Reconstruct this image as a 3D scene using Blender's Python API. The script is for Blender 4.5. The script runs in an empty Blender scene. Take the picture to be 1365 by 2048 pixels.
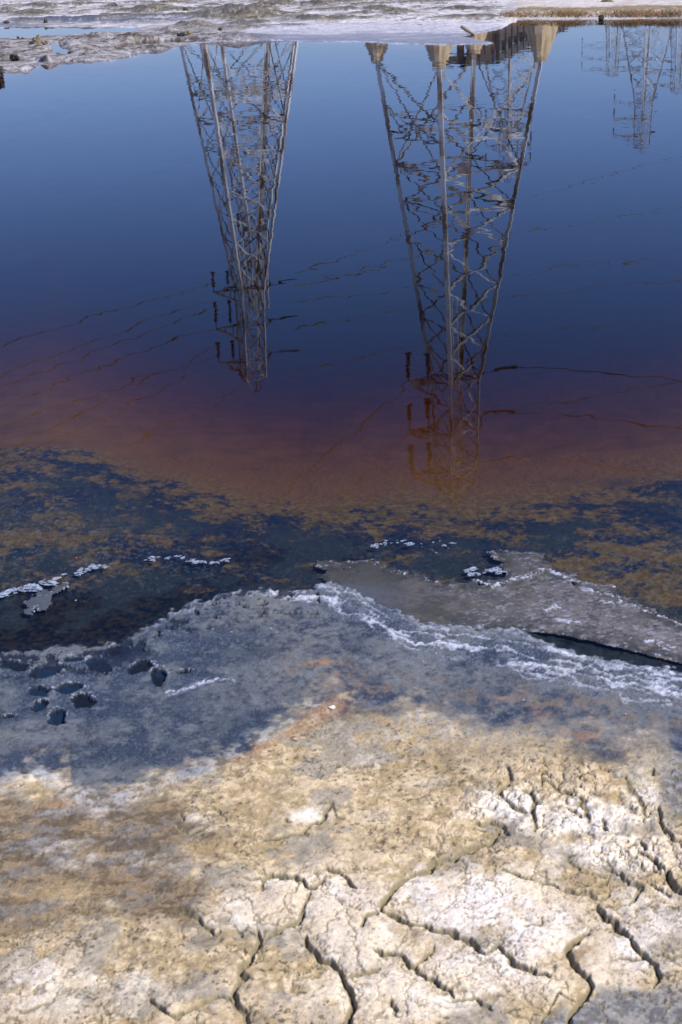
import bpy, math, random
import numpy as np
from mathutils import Vector, Matrix
random.seed(7)
rng = np.random.default_rng(11)
scene = bpy.context.scene
COL = scene.collection

# ------------------------------------------------------------------ camera
H = 1.6                                  # eye height over the water
F = 2850.0                               # focal length in photo pixels
PITCH = math.radians(21.5)
ROLL = math.radians(1.5)
CX, CY = 682.5, 1024.0
cam = bpy.data.cameras.new("camera")
cam.sensor_fit = 'VERTICAL'; cam.sensor_height = 36.0
cam.lens = 36.0 * F / 2048.0
cam.clip_start = 0.05; cam.clip_end = 8000.0
cam.dof.use_dof = True; cam.dof.focus_distance = 14.0; cam.dof.aperture_fstop = 18.0
cam_o = bpy.data.objects.new("camera", cam); COL.objects.link(cam_o)
cam_o.matrix_world = (Matrix.Translation((0, 0, H)) @ Matrix.Rotation(math.radians(90) - PITCH, 4, 'X')
                      @ Matrix.Rotation(-ROLL, 4, 'Z'))
scene.camera = cam_o

# ------------------------------------------------------------------ sky and sun
SUN_EL, SUN_AZ = 50.0, 106.0              # azimuth: degrees to the right of the view (+Y towards +X)
world = bpy.data.worlds.new("World"); scene.world = world
world.use_nodes = True
wn, wl = world.node_tree.nodes, world.node_tree.links
wn.clear()
sky = wn.new('ShaderNodeTexSky'); sky.sky_type = 'NISHITA'; sky.sun_disc = False
sky.sun_elevation = math.radians(SUN_EL); sky.sun_rotation = math.radians(SUN_AZ)
sky.air_density = 1.0; sky.dust_density = 0.1; sky.ozone_density = 2.0
bg = wn.new('ShaderNodeBackground'); bg.inputs['Strength'].default_value = 0.14
wo = wn.new('ShaderNodeOutputWorld')
hue = wn.new('ShaderNodeMix'); hue.data_type = 'RGBA'; hue.blend_type = 'MULTIPLY'; hue.inputs[0].default_value = 1.0
hue.inputs[7].default_value = (0.63, 0.755, 1.28, 1)        # deep, slightly violet coastal blue
wl.new(sky.outputs[0], hue.inputs[6]); wl.new(hue.outputs[2], bg.inputs['Color']); wl.new(bg.outputs[0], wo.inputs['Surface'])
sun = bpy.data.lights.new("sun", 'SUN'); sun.energy = 5.0; sun.angle = math.radians(0.5)
sun.color = (1.0, 0.91, 0.77)
sun_o = bpy.data.objects.new("sun", sun); COL.objects.link(sun_o)
sd = Vector((math.cos(math.radians(SUN_EL)) * math.sin(math.radians(SUN_AZ)),
             math.cos(math.radians(SUN_EL)) * math.cos(math.radians(SUN_AZ)), math.sin(math.radians(SUN_EL))))
sun_o.rotation_euler = sd.to_track_quat('Z', 'Y').to_euler()
sun_o.location = sd * 60
scene.view_settings.view_transform = 'Standard'
scene.view_settings.look = 'None'
scene.view_settings.gamma = 1.0
scene.view_settings.exposure = 0.0
scene.cycles.max_bounces = 8
scene.cycles.transparent_max_bounces = 12
scene.cycles.caustics_reflective = False
scene.cycles.caustics_refractive = False
scene.cycles.sample_clamp_indirect = 6.0

# ------------------------------------------------------------------ ground maths
SP, CP = math.sin(PITCH), math.cos(PITCH)
SR, CR = math.sin(ROLL), math.cos(ROLL)

def to_target(u, v):
    du, dv = u - CX, v - CY
    return CX + du * CR + dv * SR, CY - du * SR + dv * CR

def from_target(x, y):
    dx, dy = x - CX, y - CY
    return CX + dx * CR - dy * SR, CY + dx * SR + dy * CR

def place(x, y, z=0.0):
    """point of the photo -> place on the level plane at height z"""
    u, v = from_target(x, y)
    t = (v - CY) / F
    dep = PITCH + math.atan(t)
    Y = (H - z) / math.tan(dep)
    depth = Y * CP + (H - z) * SP
    return Vector(((u - CX) * depth / F, Y, z))

def seen_in_water(x, y, h):
    p = place(x, y, -h)
    return Vector((p.x, p.y, h))

def seen_at(x, y, D):
    """height and place of what the water mirrors at photo point, D metres ahead"""
    u, v = from_target(x, y)
    dep = PITCH + math.atan((v - CY) / F)
    h = D * math.tan(dep) - H
    return seen_in_water(x, y, h)

PERM = rng.permutation(4096)
VALS = rng.random(4096)
def vnoise(x, y, seed=0):
    xi = np.floor(x).astype(np.int64); yi = np.floor(y).astype(np.int64)
    fx = x - xi; fy = y - yi
    fx = fx * fx * fx * (fx * (fx * 6 - 15) + 10); fy = fy * fy * fy * (fy * (fy * 6 - 15) + 10)
    def h(a, b):
        return VALS[PERM[(PERM[(a + seed * 131) & 4095] + b) & 4095]]
    a = h(xi, yi); b = h(xi + 1, yi); c = h(xi, yi + 1); d = h(xi + 1, yi + 1)
    return (a * (1 - fx) + b * fx) * (1 - fy) + (c * (1 - fx) + d * fx) * fy

def fbm(x, y, scale, octv=4, seed=0, gain=0.5, stretch=1.0):
    """0..1, mean .5; scale in features per metre"""
    r = np.zeros(np.shape(x)); amp = 1.0; tot = 0.0; s = scale
    for i in range(octv):
        a = 0.6 + i * 1.1; ca, sa = math.cos(a), math.sin(a)
        xx, yy = x * s, y * s * stretch
        if stretch == 1.0:
            xx, yy = xx * ca - yy * sa, xx * sa + yy * ca
        r += amp * vnoise(xx + 37.1 * i + 1000, yy + 11.7 * i + 1000, seed + i)
        tot += amp; amp *= gain; s *= 2.03
    return r / tot

def worley(x, y, scale, seed=0):
    x = x * scale; y = y * scale
    xi = np.floor(x).astype(np.int64); yi = np.floor(y).astype(np.int64)
    f1 = np.full(x.shape, 9.0); f2 = np.full(x.shape, 9.0)
    for dx in (-1, 0, 1):
        for dy in (-1, 0, 1):
            a, b = xi + dx, yi + dy
            k = PERM[(PERM[(a + seed * 77) & 4095] + b) & 4095]
            px = a + VALS[k]; py = b + VALS[(k + 1717) & 4095]
            d = np.hypot(px - x, py - y)
            f2 = np.minimum(f2, np.maximum(f1, d)); f1 = np.minimum(f1, d)
    return f1, f2

def ss(x, a, b):
    t = np.clip((x - a) / (b - a), 0, 1)
    return t * t * (3 - 2 * t)

def curve(x, pts):
    p = np.array(pts, float)
    return np.interp(x, p[:, 0], p[:, 1])

def blobs(TX, TY, lst):
    r = np.zeros(TX.shape)
    for b in lst:
        x, y, rx, ry = b[:4]; w = b[4] if len(b) > 4 else 1.0; ang = math.radians(b[5]) if len(b) > 5 else 0.0
        dx, dy = TX - x, TY - y
        ca, sa = math.cos(ang), math.sin(ang)
        a = (dx * ca + dy * sa) / rx; c = (-dx * sa + dy * ca) / ry
        r = np.maximum(r, w * np.exp(-(a * a + c * c)))
    return r

def poly_sdf(TX, TY, pts):
    """signed distance in photo pixels, negative inside"""
    d = np.full(TX.shape, 1e9); inside = np.zeros(TX.shape, bool)
    n = len(pts)
    for i in range(n):
        x0, y0 = pts[i]; x1, y1 = pts[(i + 1) % n]
        ex, ey = x1 - x0, y1 - y0
        t = np.clip(((TX - x0) * ex + (TY - y0) * ey) / (ex * ex + ey * ey + 1e-9), 0, 1)
        d = np.minimum(d, np.hypot(TX - x0 - t * ex, TY - y0 - t * ey))
        if y0 != y1:
            c = ((TY < y0) != (TY < y1)) & (TX < (x1 - x0) * (TY - y0) / (y1 - y0) + x0)
            inside ^= c
    return np.where(inside, -d, d)

def C(*a): return np.array(a, float)
def mix(c, d, m): return c + (d - c) * np.clip(m, 0, 1)[..., None]

# ------------------------------------------------------------------ materials
def new_mat(name):
    m = bpy.data.materials.new(name); m.use_nodes = True
    n = m.node_tree.nodes; l = m.node_tree.links
    n.clear()
    out = n.new('ShaderNodeOutputMaterial')
    return m, n, l, out

def noise_mat(name, c1, c2, scale=5.0, rough=0.7, metal=0.0, bump=0.0, detail=6, lo=0.35, hi=0.65, stretch=(1, 1, 1), c3=None):
    m, n, l, out = new_mat(name)
    tc = n.new('ShaderNodeTexCoord'); mp = n.new('ShaderNodeMapping'); mp.inputs['Scale'].default_value = stretch
    l.new(tc.outputs['Object'], mp.inputs[0])
    no = n.new('ShaderNodeTexNoise'); no.inputs['Scale'].default_value = scale; no.inputs['Detail'].default_value = detail
    l.new(mp.outputs[0], no.inputs['Vector'])
    cr = n.new('ShaderNodeValToRGB')
    cr.color_ramp.elements[0].position = lo; cr.color_ramp.elements[0].color = (*c1, 1)
    cr.color_ramp.elements[1].position = hi; cr.color_ramp.elements[1].color = (*c2, 1)
    if c3 is not None:
        e = cr.color_ramp.elements.new(min(0.98, hi + 0.12)); e.color = (*c3, 1)
    l.new(no.outputs['Fac'], cr.inputs[0])
    b = n.new('ShaderNodeBsdfPrincipled'); b.inputs['Roughness'].default_value = rough; b.inputs['Metallic'].default_value = metal
    l.new(cr.outputs[0], b.inputs['Base Color'])
    if bump:
        n2 = n.new('ShaderNodeTexNoise'); n2.inputs['Scale'].default_value = scale * 6; n2.inputs['Detail'].default_value = 5
        l.new(mp.outputs[0], n2.inputs['Vector'])
        bp = n.new('ShaderNodeBump'); bp.inputs['Distance'].default_value = bump; bp.inputs['Strength'].default_value = 1.0
        l.new(n2.outputs['Fac'], bp.inputs['Height']); l.new(bp.outputs[0], b.inputs['Normal'])
    l.new(b.outputs[0], out.inputs['Surface'])
    return m

def ground_mat(name, fine=900.0, bump=0.0006, coarse=120.0):
    """mud whose pigment comes from the 'pigment' attribute, broken up by mineral grain; 'wet' sets the gloss"""
    m, n, l, out = new_mat(name)
    at = n.new('ShaderNodeAttribute'); at.attribute_name = 'pigment'
    aw = n.new('ShaderNodeAttribute'); aw.attribute_name = 'wet'
    tc = n.new('ShaderNodeTexCoord')
    n1 = n.new('ShaderNodeTexNoise'); n1.inputs['Scale'].default_value = fine; n1.inputs['Detail'].default_value = 3
    n2 = n.new('ShaderNodeTexNoise'); n2.inputs['Scale'].default_value = coarse; n2.inputs['Detail'].default_value = 6; n2.inputs['Roughness'].default_value = 0.65
    l.new(tc.outputs['Object'], n1.inputs['Vector']); l.new(tc.outputs['Object'], n2.inputs['Vector'])
    mr = n.new('ShaderNodeMapRange'); mr.inputs['From Min'].default_value = 0.25; mr.inputs['From Max'].default_value = 0.75
    mr.inputs['To Min'].default_value = 0.88; mr.inputs['To Max'].default_value = 1.10
    l.new(n1.outputs['Fac'], mr.inputs['Value'])
    mr2 = n.new('ShaderNodeMapRange'); mr2.inputs['From Min'].default_value = 0.3; mr2.inputs['From Max'].default_value = 0.7
    mr2.inputs['To Min'].default_value = 0.8; mr2.inputs['To Max'].default_value = 1.16
    l.new(n2.outputs['Fac'], mr2.inputs['Value'])
    mu = n.new('ShaderNodeMath'); mu.operation = 'MULTIPLY'
    l.new(mr.outputs[0], mu.inputs[0]); l.new(mr2.outputs[0], mu.inputs[1])
    vm = n.new('ShaderNodeVectorMath'); vm.operation = 'SCALE'
    l.new(at.outputs['Color'], vm.inputs[0]); l.new(mu.outputs[0], vm.inputs['Scale'])
    b = n.new('ShaderNodeBsdfPrincipled')
    l.new(vm.outputs[0], b.inputs['Base Color'])
    rr = n.new('ShaderNodeMapRange'); rr.inputs['To Min'].default_value = 0.92; rr.inputs['To Max'].default_value = 0.34
    l.new(aw.outputs['Fac'], rr.inputs['Value']); l.new(rr.outputs[0], b.inputs['Roughness'])
    sp = n.new('ShaderNodeMapRange'); sp.inputs['To Min'].default_value = 0.03; sp.inputs['To Max'].default_value = 0.30
    l.new(aw.outputs['Fac'], sp.inputs['Value']); l.new(sp.outputs[0], b.inputs['Specular IOR Level'])
    bp = n.new('ShaderNodeBump'); bp.inputs['Distance'].default_value = bump; bp.inputs['Strength'].default_value = 1.0
    ad = n.new('ShaderNodeMath'); ad.operation = 'ADD'
    l.new(n1.outputs['Fac'], ad.inputs[0]); l.new(n2.outputs['Fac'], ad.inputs[1])
    l.new(ad.outputs[0], bp.inputs['Height']); l.new(bp.outputs[0], b.inputs['Normal'])
    l.new(b.outputs[0], out.inputs['Surface'])
    return m

def water_mat():
    m, n, l, out = new_mat('brine')
    tc = n.new('ShaderNodeTexCoord')
    def slopes(scale, amp, st=(1, 1, 1), detail=2):
        mp = n.new('ShaderNodeMapping'); mp.inputs['Scale'].default_value = st
        mp.inputs['Rotation'].default_value = (0, 0, 0.25)
        l.new(tc.outputs['Object'], mp.inputs[0])
        no = n.new('ShaderNodeTexNoise'); no.inputs['Scale'].default_value = scale
        no.inputs['Detail'].default_value = detail; no.inputs['Roughness'].default_value = 0.5
        l.new(mp.outputs[0], no.inputs['Vector'])
        s = n.new('ShaderNodeVectorMath'); s.operation = 'SUBTRACT'; s.inputs[1].default_value = (0.5, 0.5, 0.5)
        l.new(no.outputs['Color'], s.inputs[0])
        k = n.new('ShaderNodeVectorMath'); k.operation = 'MULTIPLY'; k.inputs[1].default_value = (amp[0], amp[1], 0)
        l.new(s.outputs[0], k.inputs[0]); return k
    a = slopes(6.5, (0.006, 0.0085)); b_ = slopes(1.6, (0.0022, 0.004), detail=1)
    # the breeze ruffles some patches more than others
    wp = n.new('ShaderNodeTexNoise'); wp.inputs['Scale'].default_value = 0.35; wp.inputs['Detail'].default_value = 2
    l.new(tc.outputs['Object'], wp.inputs['Vector'])
    wr = n.new('ShaderNodeMapRange'); wr.inputs['From Min'].default_value = 0.3; wr.inputs['From Max'].default_value = 0.7
    wr.inputs['To Min'].default_value = 0.3; wr.inputs['To Max'].default_value = 1.35
    l.new(wp.outputs['Fac'], wr.inputs['Value'])
    s1 = n.new('ShaderNodeVectorMath'); l.new(a.outputs[0], s1.inputs[0]); l.new(b_.outputs[0], s1.inputs[1])
    s1b = n.new('ShaderNodeVectorMath'); s1b.operation = 'SCALE'
    l.new(s1.outputs[0], s1b.inputs[0]); l.new(wr.outputs[0], s1b.inputs['Scale'])
    s2 = n.new('ShaderNodeVectorMath'); s2.inputs[1].default_value = (0, 0, 1); l.new(s1b.outputs[0], s2.inputs[0])
    nm = n.new('ShaderNodeVectorMath'); nm.operation = 'NORMALIZE'; l.new(s2.outputs[0], nm.inputs[0])
    geo = n.new('ShaderNodeNewGeometry')
    dt = n.new('ShaderNodeVectorMath'); dt.operation = 'DOT_PRODUCT'
    l.new(geo.outputs['Incoming'], dt.inputs[0]); l.new(nm.outputs[0], dt.inputs[1])
    def M_(op, a_, b__=None):
        q = n.new('ShaderNodeMath'); q.operation = op
        for k_, v_ in enumerate((a_, b__)):
            if v_ is None: continue
            if isinstance(v_, (int, float)): q.inputs[k_].default_value = v_
            else: l.new(v_, q.inputs[k_])
        return q.outputs[0]
    N2 = 1.345 ** 2
    c_ = M_('MAXIMUM', M_('ABSOLUTE', dt.outputs['Value']), 0.0005)
    g_ = M_('SQRT', M_('ADD', M_('MULTIPLY', c_, c_), N2 - 1.0))
    n2c = M_('MULTIPLY', c_, N2)
    rp = M_('POWER', M_('DIVIDE', M_('SUBTRACT', g_, n2c), M_('ADD', g_, n2c)), 2.0)
    rs_ = M_('POWER', M_('DIVIDE', M_('SUBTRACT', g_, c_), M_('ADD', g_, c_)), 2.0)
    refl = M_('ADD', M_('MULTIPLY', rp, 0.88), M_('MULTIPLY', rs_, 0.12))
    gl = n.new('ShaderNodeBsdfGlossy'); gl.inputs['Roughness'].default_value = 0.0; l.new(nm.outputs[0], gl.inputs['Normal'])
    tr = n.new('ShaderNodeBsdfTransparent')
    mx = n.new('ShaderNodeMixShader')
    l.new(refl, mx.inputs[0]); l.new(tr.outputs[0], mx.inputs[1]); l.new(gl.outputs[0], mx.inputs[2])
    l.new(mx.outputs[0], out.inputs['Surface'])
    va = n.new('ShaderNodeVolumeAbsorption'); va.inputs['Color'].default_value = (0.74, 0.57, 0.40, 1)
    va.inputs['Density'].default_value = 3.7
    l.new(va.outputs[0], out.inputs['Volume'])
    m.cycles.homogeneous_volume = True
    return m

# ------------------------------------------------------------------ tags
def tag(o, label=None, cat=None, group=None, kind=None):
    if label: o['label'] = label
    if cat: o['category'] = cat
    if group: o['group'] = group
    if kind: o['kind'] = kind
    return o

# ------------------------------------------------------------------ terrain grid
inner = np.arange(-60, 1426, 1.75)
grow = np.cumsum(np.concatenate([1.75 * 1.018 ** np.arange(1, 150), 1.75 * 1.018 ** 150 * 1.18 ** np.arange(0, 40)]))
grow = grow[grow < 9000]
cols = np.concatenate([-60 - grow[::-1], inner, inner[-1] + grow])
def v_of_Y(Y): return CY + F * (H * CP - Y * SP) / (Y * CP + H * SP)
far_Y = [4000, 1800, 900, 500, 330, 240, 190, 155, 130, 112, 98, 88, 80, 74]
rows_far = np.concatenate([[v_of_Y(y) for y in far_Y], np.arange(-32, 168, 0.55)])
rows_bed = np.arange(rows_far[-1], 861, 6.0)
rows_near = np.arange(rows_bed[-1], 2240, 1.75)

def grid(rows):
    U, V = np.meshgrid(cols, rows)
    TX, TY = to_target(U, V)
    return U, V, TX, TY

def world_xy(U, V, zb):
    dep = PITCH + np.arctan((V - CY) / F)
    Y = (H - zb) / np.tan(dep)
    return (U - CX) * (Y * CP + (H - zb) * SP) / F, Y

def mesh_grid(name, X, Y, Z, colr=None, wet=None, mat=None):
    nr, nc = X.shape
    me = bpy.data.meshes.new(name)
    co = np.stack([X, Y, Z], -1).reshape(-1, 3).astype(np.float32)
    idx = np.arange(nr * nc).reshape(nr, nc)
    # rows run from far to near: wind so that normals point up
    q = np.stack([idx[1:, :-1], idx[1:, 1:], idx[:-1, 1:], idx[:-1, :-1]], -1).reshape(-1, 4).astype(np.int32)
    me.vertices.add(len(co)); me.vertices.foreach_set('co', co.ravel())
    me.loops.add(q.size); me.loops.foreach_set('vertex_index', q.ravel())
    me.polygons.add(len(q)); me.polygons.foreach_set('loop_start', np.arange(0, q.size, 4, dtype=np.int32))
    me.polygons.foreach_set('loop_total', np.full(len(q), 4, np.int32))
    me.update(calc_edges=True)
    me.polygons.foreach_set('use_smooth', np.ones(len(q), bool))
    if colr is not None:
        a = me.color_attributes.new('pigment', 'FLOAT_COLOR', 'POINT')
        c4 = np.concatenate([np.clip(colr, 0.002, 0.92), np.ones(colr.shape[:2] + (1,))], -1).astype(np.float32)
        a.data.foreach_set('color', c4.ravel())
        w = me.attributes.new('wet', 'FLOAT', 'POINT'); w.data.foreach_set('value', wet.ravel().astype(np.float32))
    if mat: me.materials.append(mat)
    o = bpy.data.objects.new(name, me); COL.objects.link(o)
    return o

# ---- the far shore: salt flat with low mounds, pools and a grassy bank
SHORE = [(-3000, 156), (-100, 150), (0, 147), (30, 144), (55, 139), (75, 131), (130, 121), (220, 118), (250, 111), (340, 98),
         (400, 86), (500, 82), (740, 85), (870, 90), (975, 88.5), (990, 86), (1000, 60), (1028, 47), (1036, 40), (1060, 38.5), (1200, 39), (1280, 36.5),
         (1365, 36), (3000, 20)]
NOTCH = [(922, 73), (960, 67), (1005, 57), (1026, 45), (1045, 46), (1015, 66), (1000, 92), (988, 85), (950, 78)]
POOLS = [(60, 62, 150, 7, 1.2), (230, 60, 60, 4, .8), (90, 66, 95, 5.5, 1), (190, 57, 85, 3.0, 1), (20, 72, 60, 5.0, 1), (112, 96, 14, 12, 1), (130, 104, 12, 6, .9), (225, 95, 30, 3.5, .9), (262, 90, 45, 2.8, .9), (310, 86, 50, 2.5, 1), (350, 83, 40, 2.2, .9),
         (20, 122, 50, 3.2, 1), (-20, 62, 60, 6, 1), (85, 122, 10, 5, .8)]
MOUNDS = [  # x, y, rx, ry, metres high
    (60, 138, 22, 3.0, .055), (20, 137, 26, 3, .03), (15, 117, 34, 3.6, .075), (65, 100, 36, 3.8, .06), (15, 96, 30, 4, .08), (98, 125, 26, 3.5, .08), (150, 121, 28, 3, .07),
    (180, 110, 34, 4, .09), (145, 90, 22, 3, .06), (150, 72, 12, 2.5, .05), (205, 80, 44, 5, .13), (255, 83, 34, 4, .10), (300, 85, 30, 4, .07),
    (262, 108, 22, 2.5, .05), (310, 98, 30, 3, .04), (85, 16, 26, 3, .12), (75, 33, 40, 3, .09), (15, 24, 20, 3, .10), (40, 44, 30, 3, .07),
    (300, 26, 42, 4, .17), (225, 18, 24, 2.5, .10), (150, 31, 26, 2.5, .05), (470, 36, 66, 6, .26), (425, 38, 40, 4, .15), (500, 25, 40, 3, .12),
    (475, 51, 24, 3, .09), (520, 50, 26, 3, .08), (395, 58, 38, 3.6, .12), (345, 66, 26, 3, .09), (425, 69, 28, 2.5, .07), (370, 54, 14, 2, .09), (490, 40, 20, 3, .07),
    (620, 46, 34, 3.2, .13), (672, 46, 30, 3, .10), (590, 58, 40, 2.6, .07), (555, 62, 26, 2, .04), (580, 14, 24, 2.5, .10), (640, 16, 14, 2.5, .12), (600, 5, 50, 2.5, .10), (690, 10, 24, 2, .06),
    (760, 26, 34, 3, .13), (800, 30, 30, 3, .12), (725, 33, 34, 2.5, .09), (905, 8, 30, 2.0, .10), (935, 6, 20, 2, .10), (840, 8, 26, 2, .08), (700, 26, 30, 2, .05)]

def build_far():
    U, V, TX, TY = grid(rows_far)
    X, Y = world_xy(U, V, 0.0)
    near_amt = ss(TY, -60, 5)
    rag = (fbm(X, Y, 1.1, 4, 3) - .5) * 12 + (fbm(X, Y, 5.0, 3, 5) - .5) * 4
    e = curve(TX, SHORE) - TY + rag * np.where(TX > 1000, .35, 1) * np.where((TX > 480) & (TX <= 1000), .30, 1)
    sd = poly_sdf(TX, TY, NOTCH) + rag * 0.3
    e = np.minimum(e, sd * 1.2)
    pool = blobs(TX + rag * 4, TY + rag * .35, POOLS)
    land = ss(e, -1.0, 4.0)
    z = np.where(e > 0, 0.028 * (1 - np.exp(-e / 3.0)) + (0.0001 + .0005 * ss(TX, 450, 600)) * np.clip(e, 0, 90), np.maximum(e * 0.03, -0.9))
    f1 = fbm(X, Y, 0.55, 5, 21, .55, 1.4); f2 = fbm(X, Y, 2.6, 4, 31)
    rough_zone = (1 - .65 * ss(-TX, -480, -400) * ss(TY, 44, 54)) * np.clip(1 - ss(TX, 480, 620) * ss(TY, 46, 58), 0.06, 1) * (1 - .9 * ss(TX, 980, 1030))
    zz = (np.clip(f1 - .50, 0, 1) * 0.7) * rough_zone
    zz = zz + (f2 - .5) * .05 * rough_zone
    mo = np.zeros(X.shape)
    wob = (fbm(X, Y, 1.5, 3, 8) - .5) * 14
    for (mx, my, rx, ry, hh) in MOUNDS:
        g = np.exp(-(((TX - mx + wob) / rx) ** 2 + ((TY - my + wob * .12) / ry) ** 2))
        mo = np.maximum(mo, g * hh)
    crumb = (fbm(X, Y, 7, 4, 41, .65) - .5)
    mo2 = mo * (0.65 + .7 * f2) + crumb * np.clip(mo, 0, .1) * 1.0
    z = z + land * near_amt * (zz * .55 * np.clip(1 - 1.6 * pool, 0, 1) + mo2 * np.clip(1.3 - pool, 0, 1))
    pl = ss(pool + (f2 - .5) * .5, .25, .50) * land
    z = z * (1 - .75 * ss(pool, .02, .3) * land)
    z = z * (1 - pl) - .03 * pl
    # grassy bank on the right: a low step above the water
    bank = ss(TX, 1005, 1050)
    stepz = 0.035 * ss(e, 0, 2.0) + 0.11 * ss(e, 5, 9) - .02 * ss(e, 14, 20)
    z = np.where((bank > 0) & (e > 0), z * (1 - bank) + bank * (stepz + crumb * .04 * ss(e, 4, 10)), z)
    z = z * np.where(TY < -20, .5, 1)
    z += np.where(e > 0, (fbm(X, Y, 11, 3, 51) - .5) * .012, 0)
    # pigment
    salt = C(.62, .60, .61); grey = C(.20, .195, .185); gravel = C(.075, .068, .055); gold = C(.24, .20, .12); mud = C(.17, .145, .12)
    n1 = fbm(X, Y, 1.3, 5, 61, .6, 1.8); n2 = fbm(X, Y, 9, 4, 71, .7); n3 = fbm(X, Y, .35, 4, 81, .5, 2.2)
    rel = zz * .55 + mo2
    c = np.broadcast_to(salt, X.shape + (3,)).copy()
    c = mix(c, grey, ss(n1 * .6 + n3 * .4, .44, .60) * .75)
    c = mix(c, C(.34, .31, .30), ss(n2, .5, .68) * .6)
    hi_ = ss(rel + (n2 - .5) * .07, .018, .065)
    c = mix(c, mix(np.broadcast_to(gravel, c.shape), np.broadcast_to(gold, c.shape), ss(n2 * .6 + n1 * .4, .46, .60) * .75), hi_ * .88)
    c = mix(c, C(.5, .48, .46), ss(n2, .66, .74) * .5)
    c = mix(c, gravel, ss(fbm(X, Y, 4, 4, 91, .65), .60, .68) * .7 * rough_zone)
    # smooth damp salt apron by the open water
    ap = ss(TX, 440, 560) * ss(TY, 44, 60) * (TX < 1040)
    apc = mix(np.broadcast_to(C(.52, .51, .55), c.shape), C(.24, .26, .31), ss(TY + (n1 - .5) * 26, 64, 80))
    apc = mix(apc, C(.22, .23, .25), ss(n2, .5, .66) * .55)
    c = mix(c, apc, ap * (1 - hi_ * .9))
    # dark damp band behind the pools
    dk = blobs(TX, TY + (n1 - .5) * 8, [(170, 45, 190, 4.2, 1), (330, 40, 90, 5, .9), (20, 52, 90, 4, .9), (520, 80, 100, 2.4, .7), (900, 72, 90, 6, .3)])
    c = mix(c, C(.10, .115, .14), dk * .85 * ss(n2, .3, .5))
    dk2 = ss(e, 5, 1) * (TX < 1000)
    c = mix(c, C(.24, .235, .24), dk2 * .7)
    c = mix(c, C(.75, .74, .78), ss(e, 1.8, .4) * ss(n2, .45, .6) * .6)
    shoreband = ss(-TX, -520, -440) * ss(TY, 50, 74)
    c = mix(c, mix(np.broadcast_to(C(.20, .18, .155), c.shape), np.broadcast_to(C(.40, .385, .39), c.shape), ss(n2 * .6 + n1 * .4, .44, .56)), shoreband * .85)
    c = mix(c, C(.07, .06, .05), shoreband * ss(fbm(X, Y, 5, 5, 95, .7), .50, .60) * .85)
    # bank colours
    bz = ss(TX, 1008, 1040) * (TY < 60)
    bc = np.broadcast_to(C(.60, .56, .52), c.shape).copy()
    be = e + (n2 - .5) * 6
    bc = mix(bc, C(.24, .19, .11), ss(be, 5, 8) * ss(-be, -15, -11))
    bc = mix(bc, C(.36, .30, .22), ss(n1, .48, .62) * .5 * ss(be, 6, 10))
    c = mix(c, bc, bz)
    up = ss(TY, 6, -4)
    c = mix(c, C(.46, .38, .29), up * .55 * ss(n1, .4, .6))
    under = np.maximum(ss(-e, 0, 1.5), ss(-z, 0, .01))
    c = mix(c, C(.10, .06, .035), under)
    wet = np.clip(dk + ss(e, 5, 0) + ap * .35, 0, .9)
    # past the photograph the flat simply levels out
    o = mesh_grid('salt_flat', X, Y, z, c, wet, ground_mat('salt_flat_mud', 28.0, .008, 5.0))
    tag(o, kind='structure')
    return z

# ---- pond bed under the deep water
def near_fields(U, V, TX, TY):
    X, Y = world_xy(U, V, 0.0)
    warp = (fbm(X, Y, 9, 4, 101) - .5)
    w2 = (fbm(X, Y, 40, 4, 102, .6) - .5)
    A = [(-4000, 1310), (0, 1306), (100, 1296), (180, 1296), (250, 1278), (300, 1248), (340, 1224), (420, 1194), (490, 1176), (560, 1182), (620, 1176),
         (660, 1158), (720, 1185), (780, 1215), (850, 1243), (950, 1256), (1040, 1258), (1090, 1290), (1160, 1308), (1365, 1342), (5000, 1600)]
    s = TY - curve(TX + w2 * 12, A) + warp * 12 + w2 * 26
    M = [(-4000, 900), (0, 890), (80, 880), (150, 905), (220, 930), (300, 962), (400, 985), (500, 1008), (600, 1020), (700, 1012), (830, 1006), (950, 1012),
         (1050, 1003), (1150, 990), (1250, 975), (1365, 950), (5000, 800)]
    mm = TY - curve(TX, M) + warp * 22
    return X, Y, warp, w2, s, mm

def bed_depth(mm):
    q = np.clip(-mm, 0, 900)
    return curve(mm, [(-900, .034), (0, .034), (25, .026), (60, .018), (120, .012), (400, .010)]) + .00035 * q + 1.5e-6 * q * q

def build_bed():
    U, V, TX, TY = grid(rows_bed)
    X, Y, warp, w2, s, mm = near_fields(U, V, TX, TY)
    z = -bed_depth(mm)
    sh = curve(TX, SHORE)
    z = np.maximum(z, -0.9 + .0 * z)
    z[0, :] = far_z[-1, :]
    c = np.broadcast_to(C(.100, .057, .020), X.shape + (3,)).copy()
    c = mix(c, C(.088, .048, .018), ss(fbm(X, Y, 1.5, 4, 7), .4, .6))
    wet = np.zeros(X.shape)
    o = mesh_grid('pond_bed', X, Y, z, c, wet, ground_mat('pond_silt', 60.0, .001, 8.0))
    tag(o, kind='structure')
    return z[-1, :]

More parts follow.
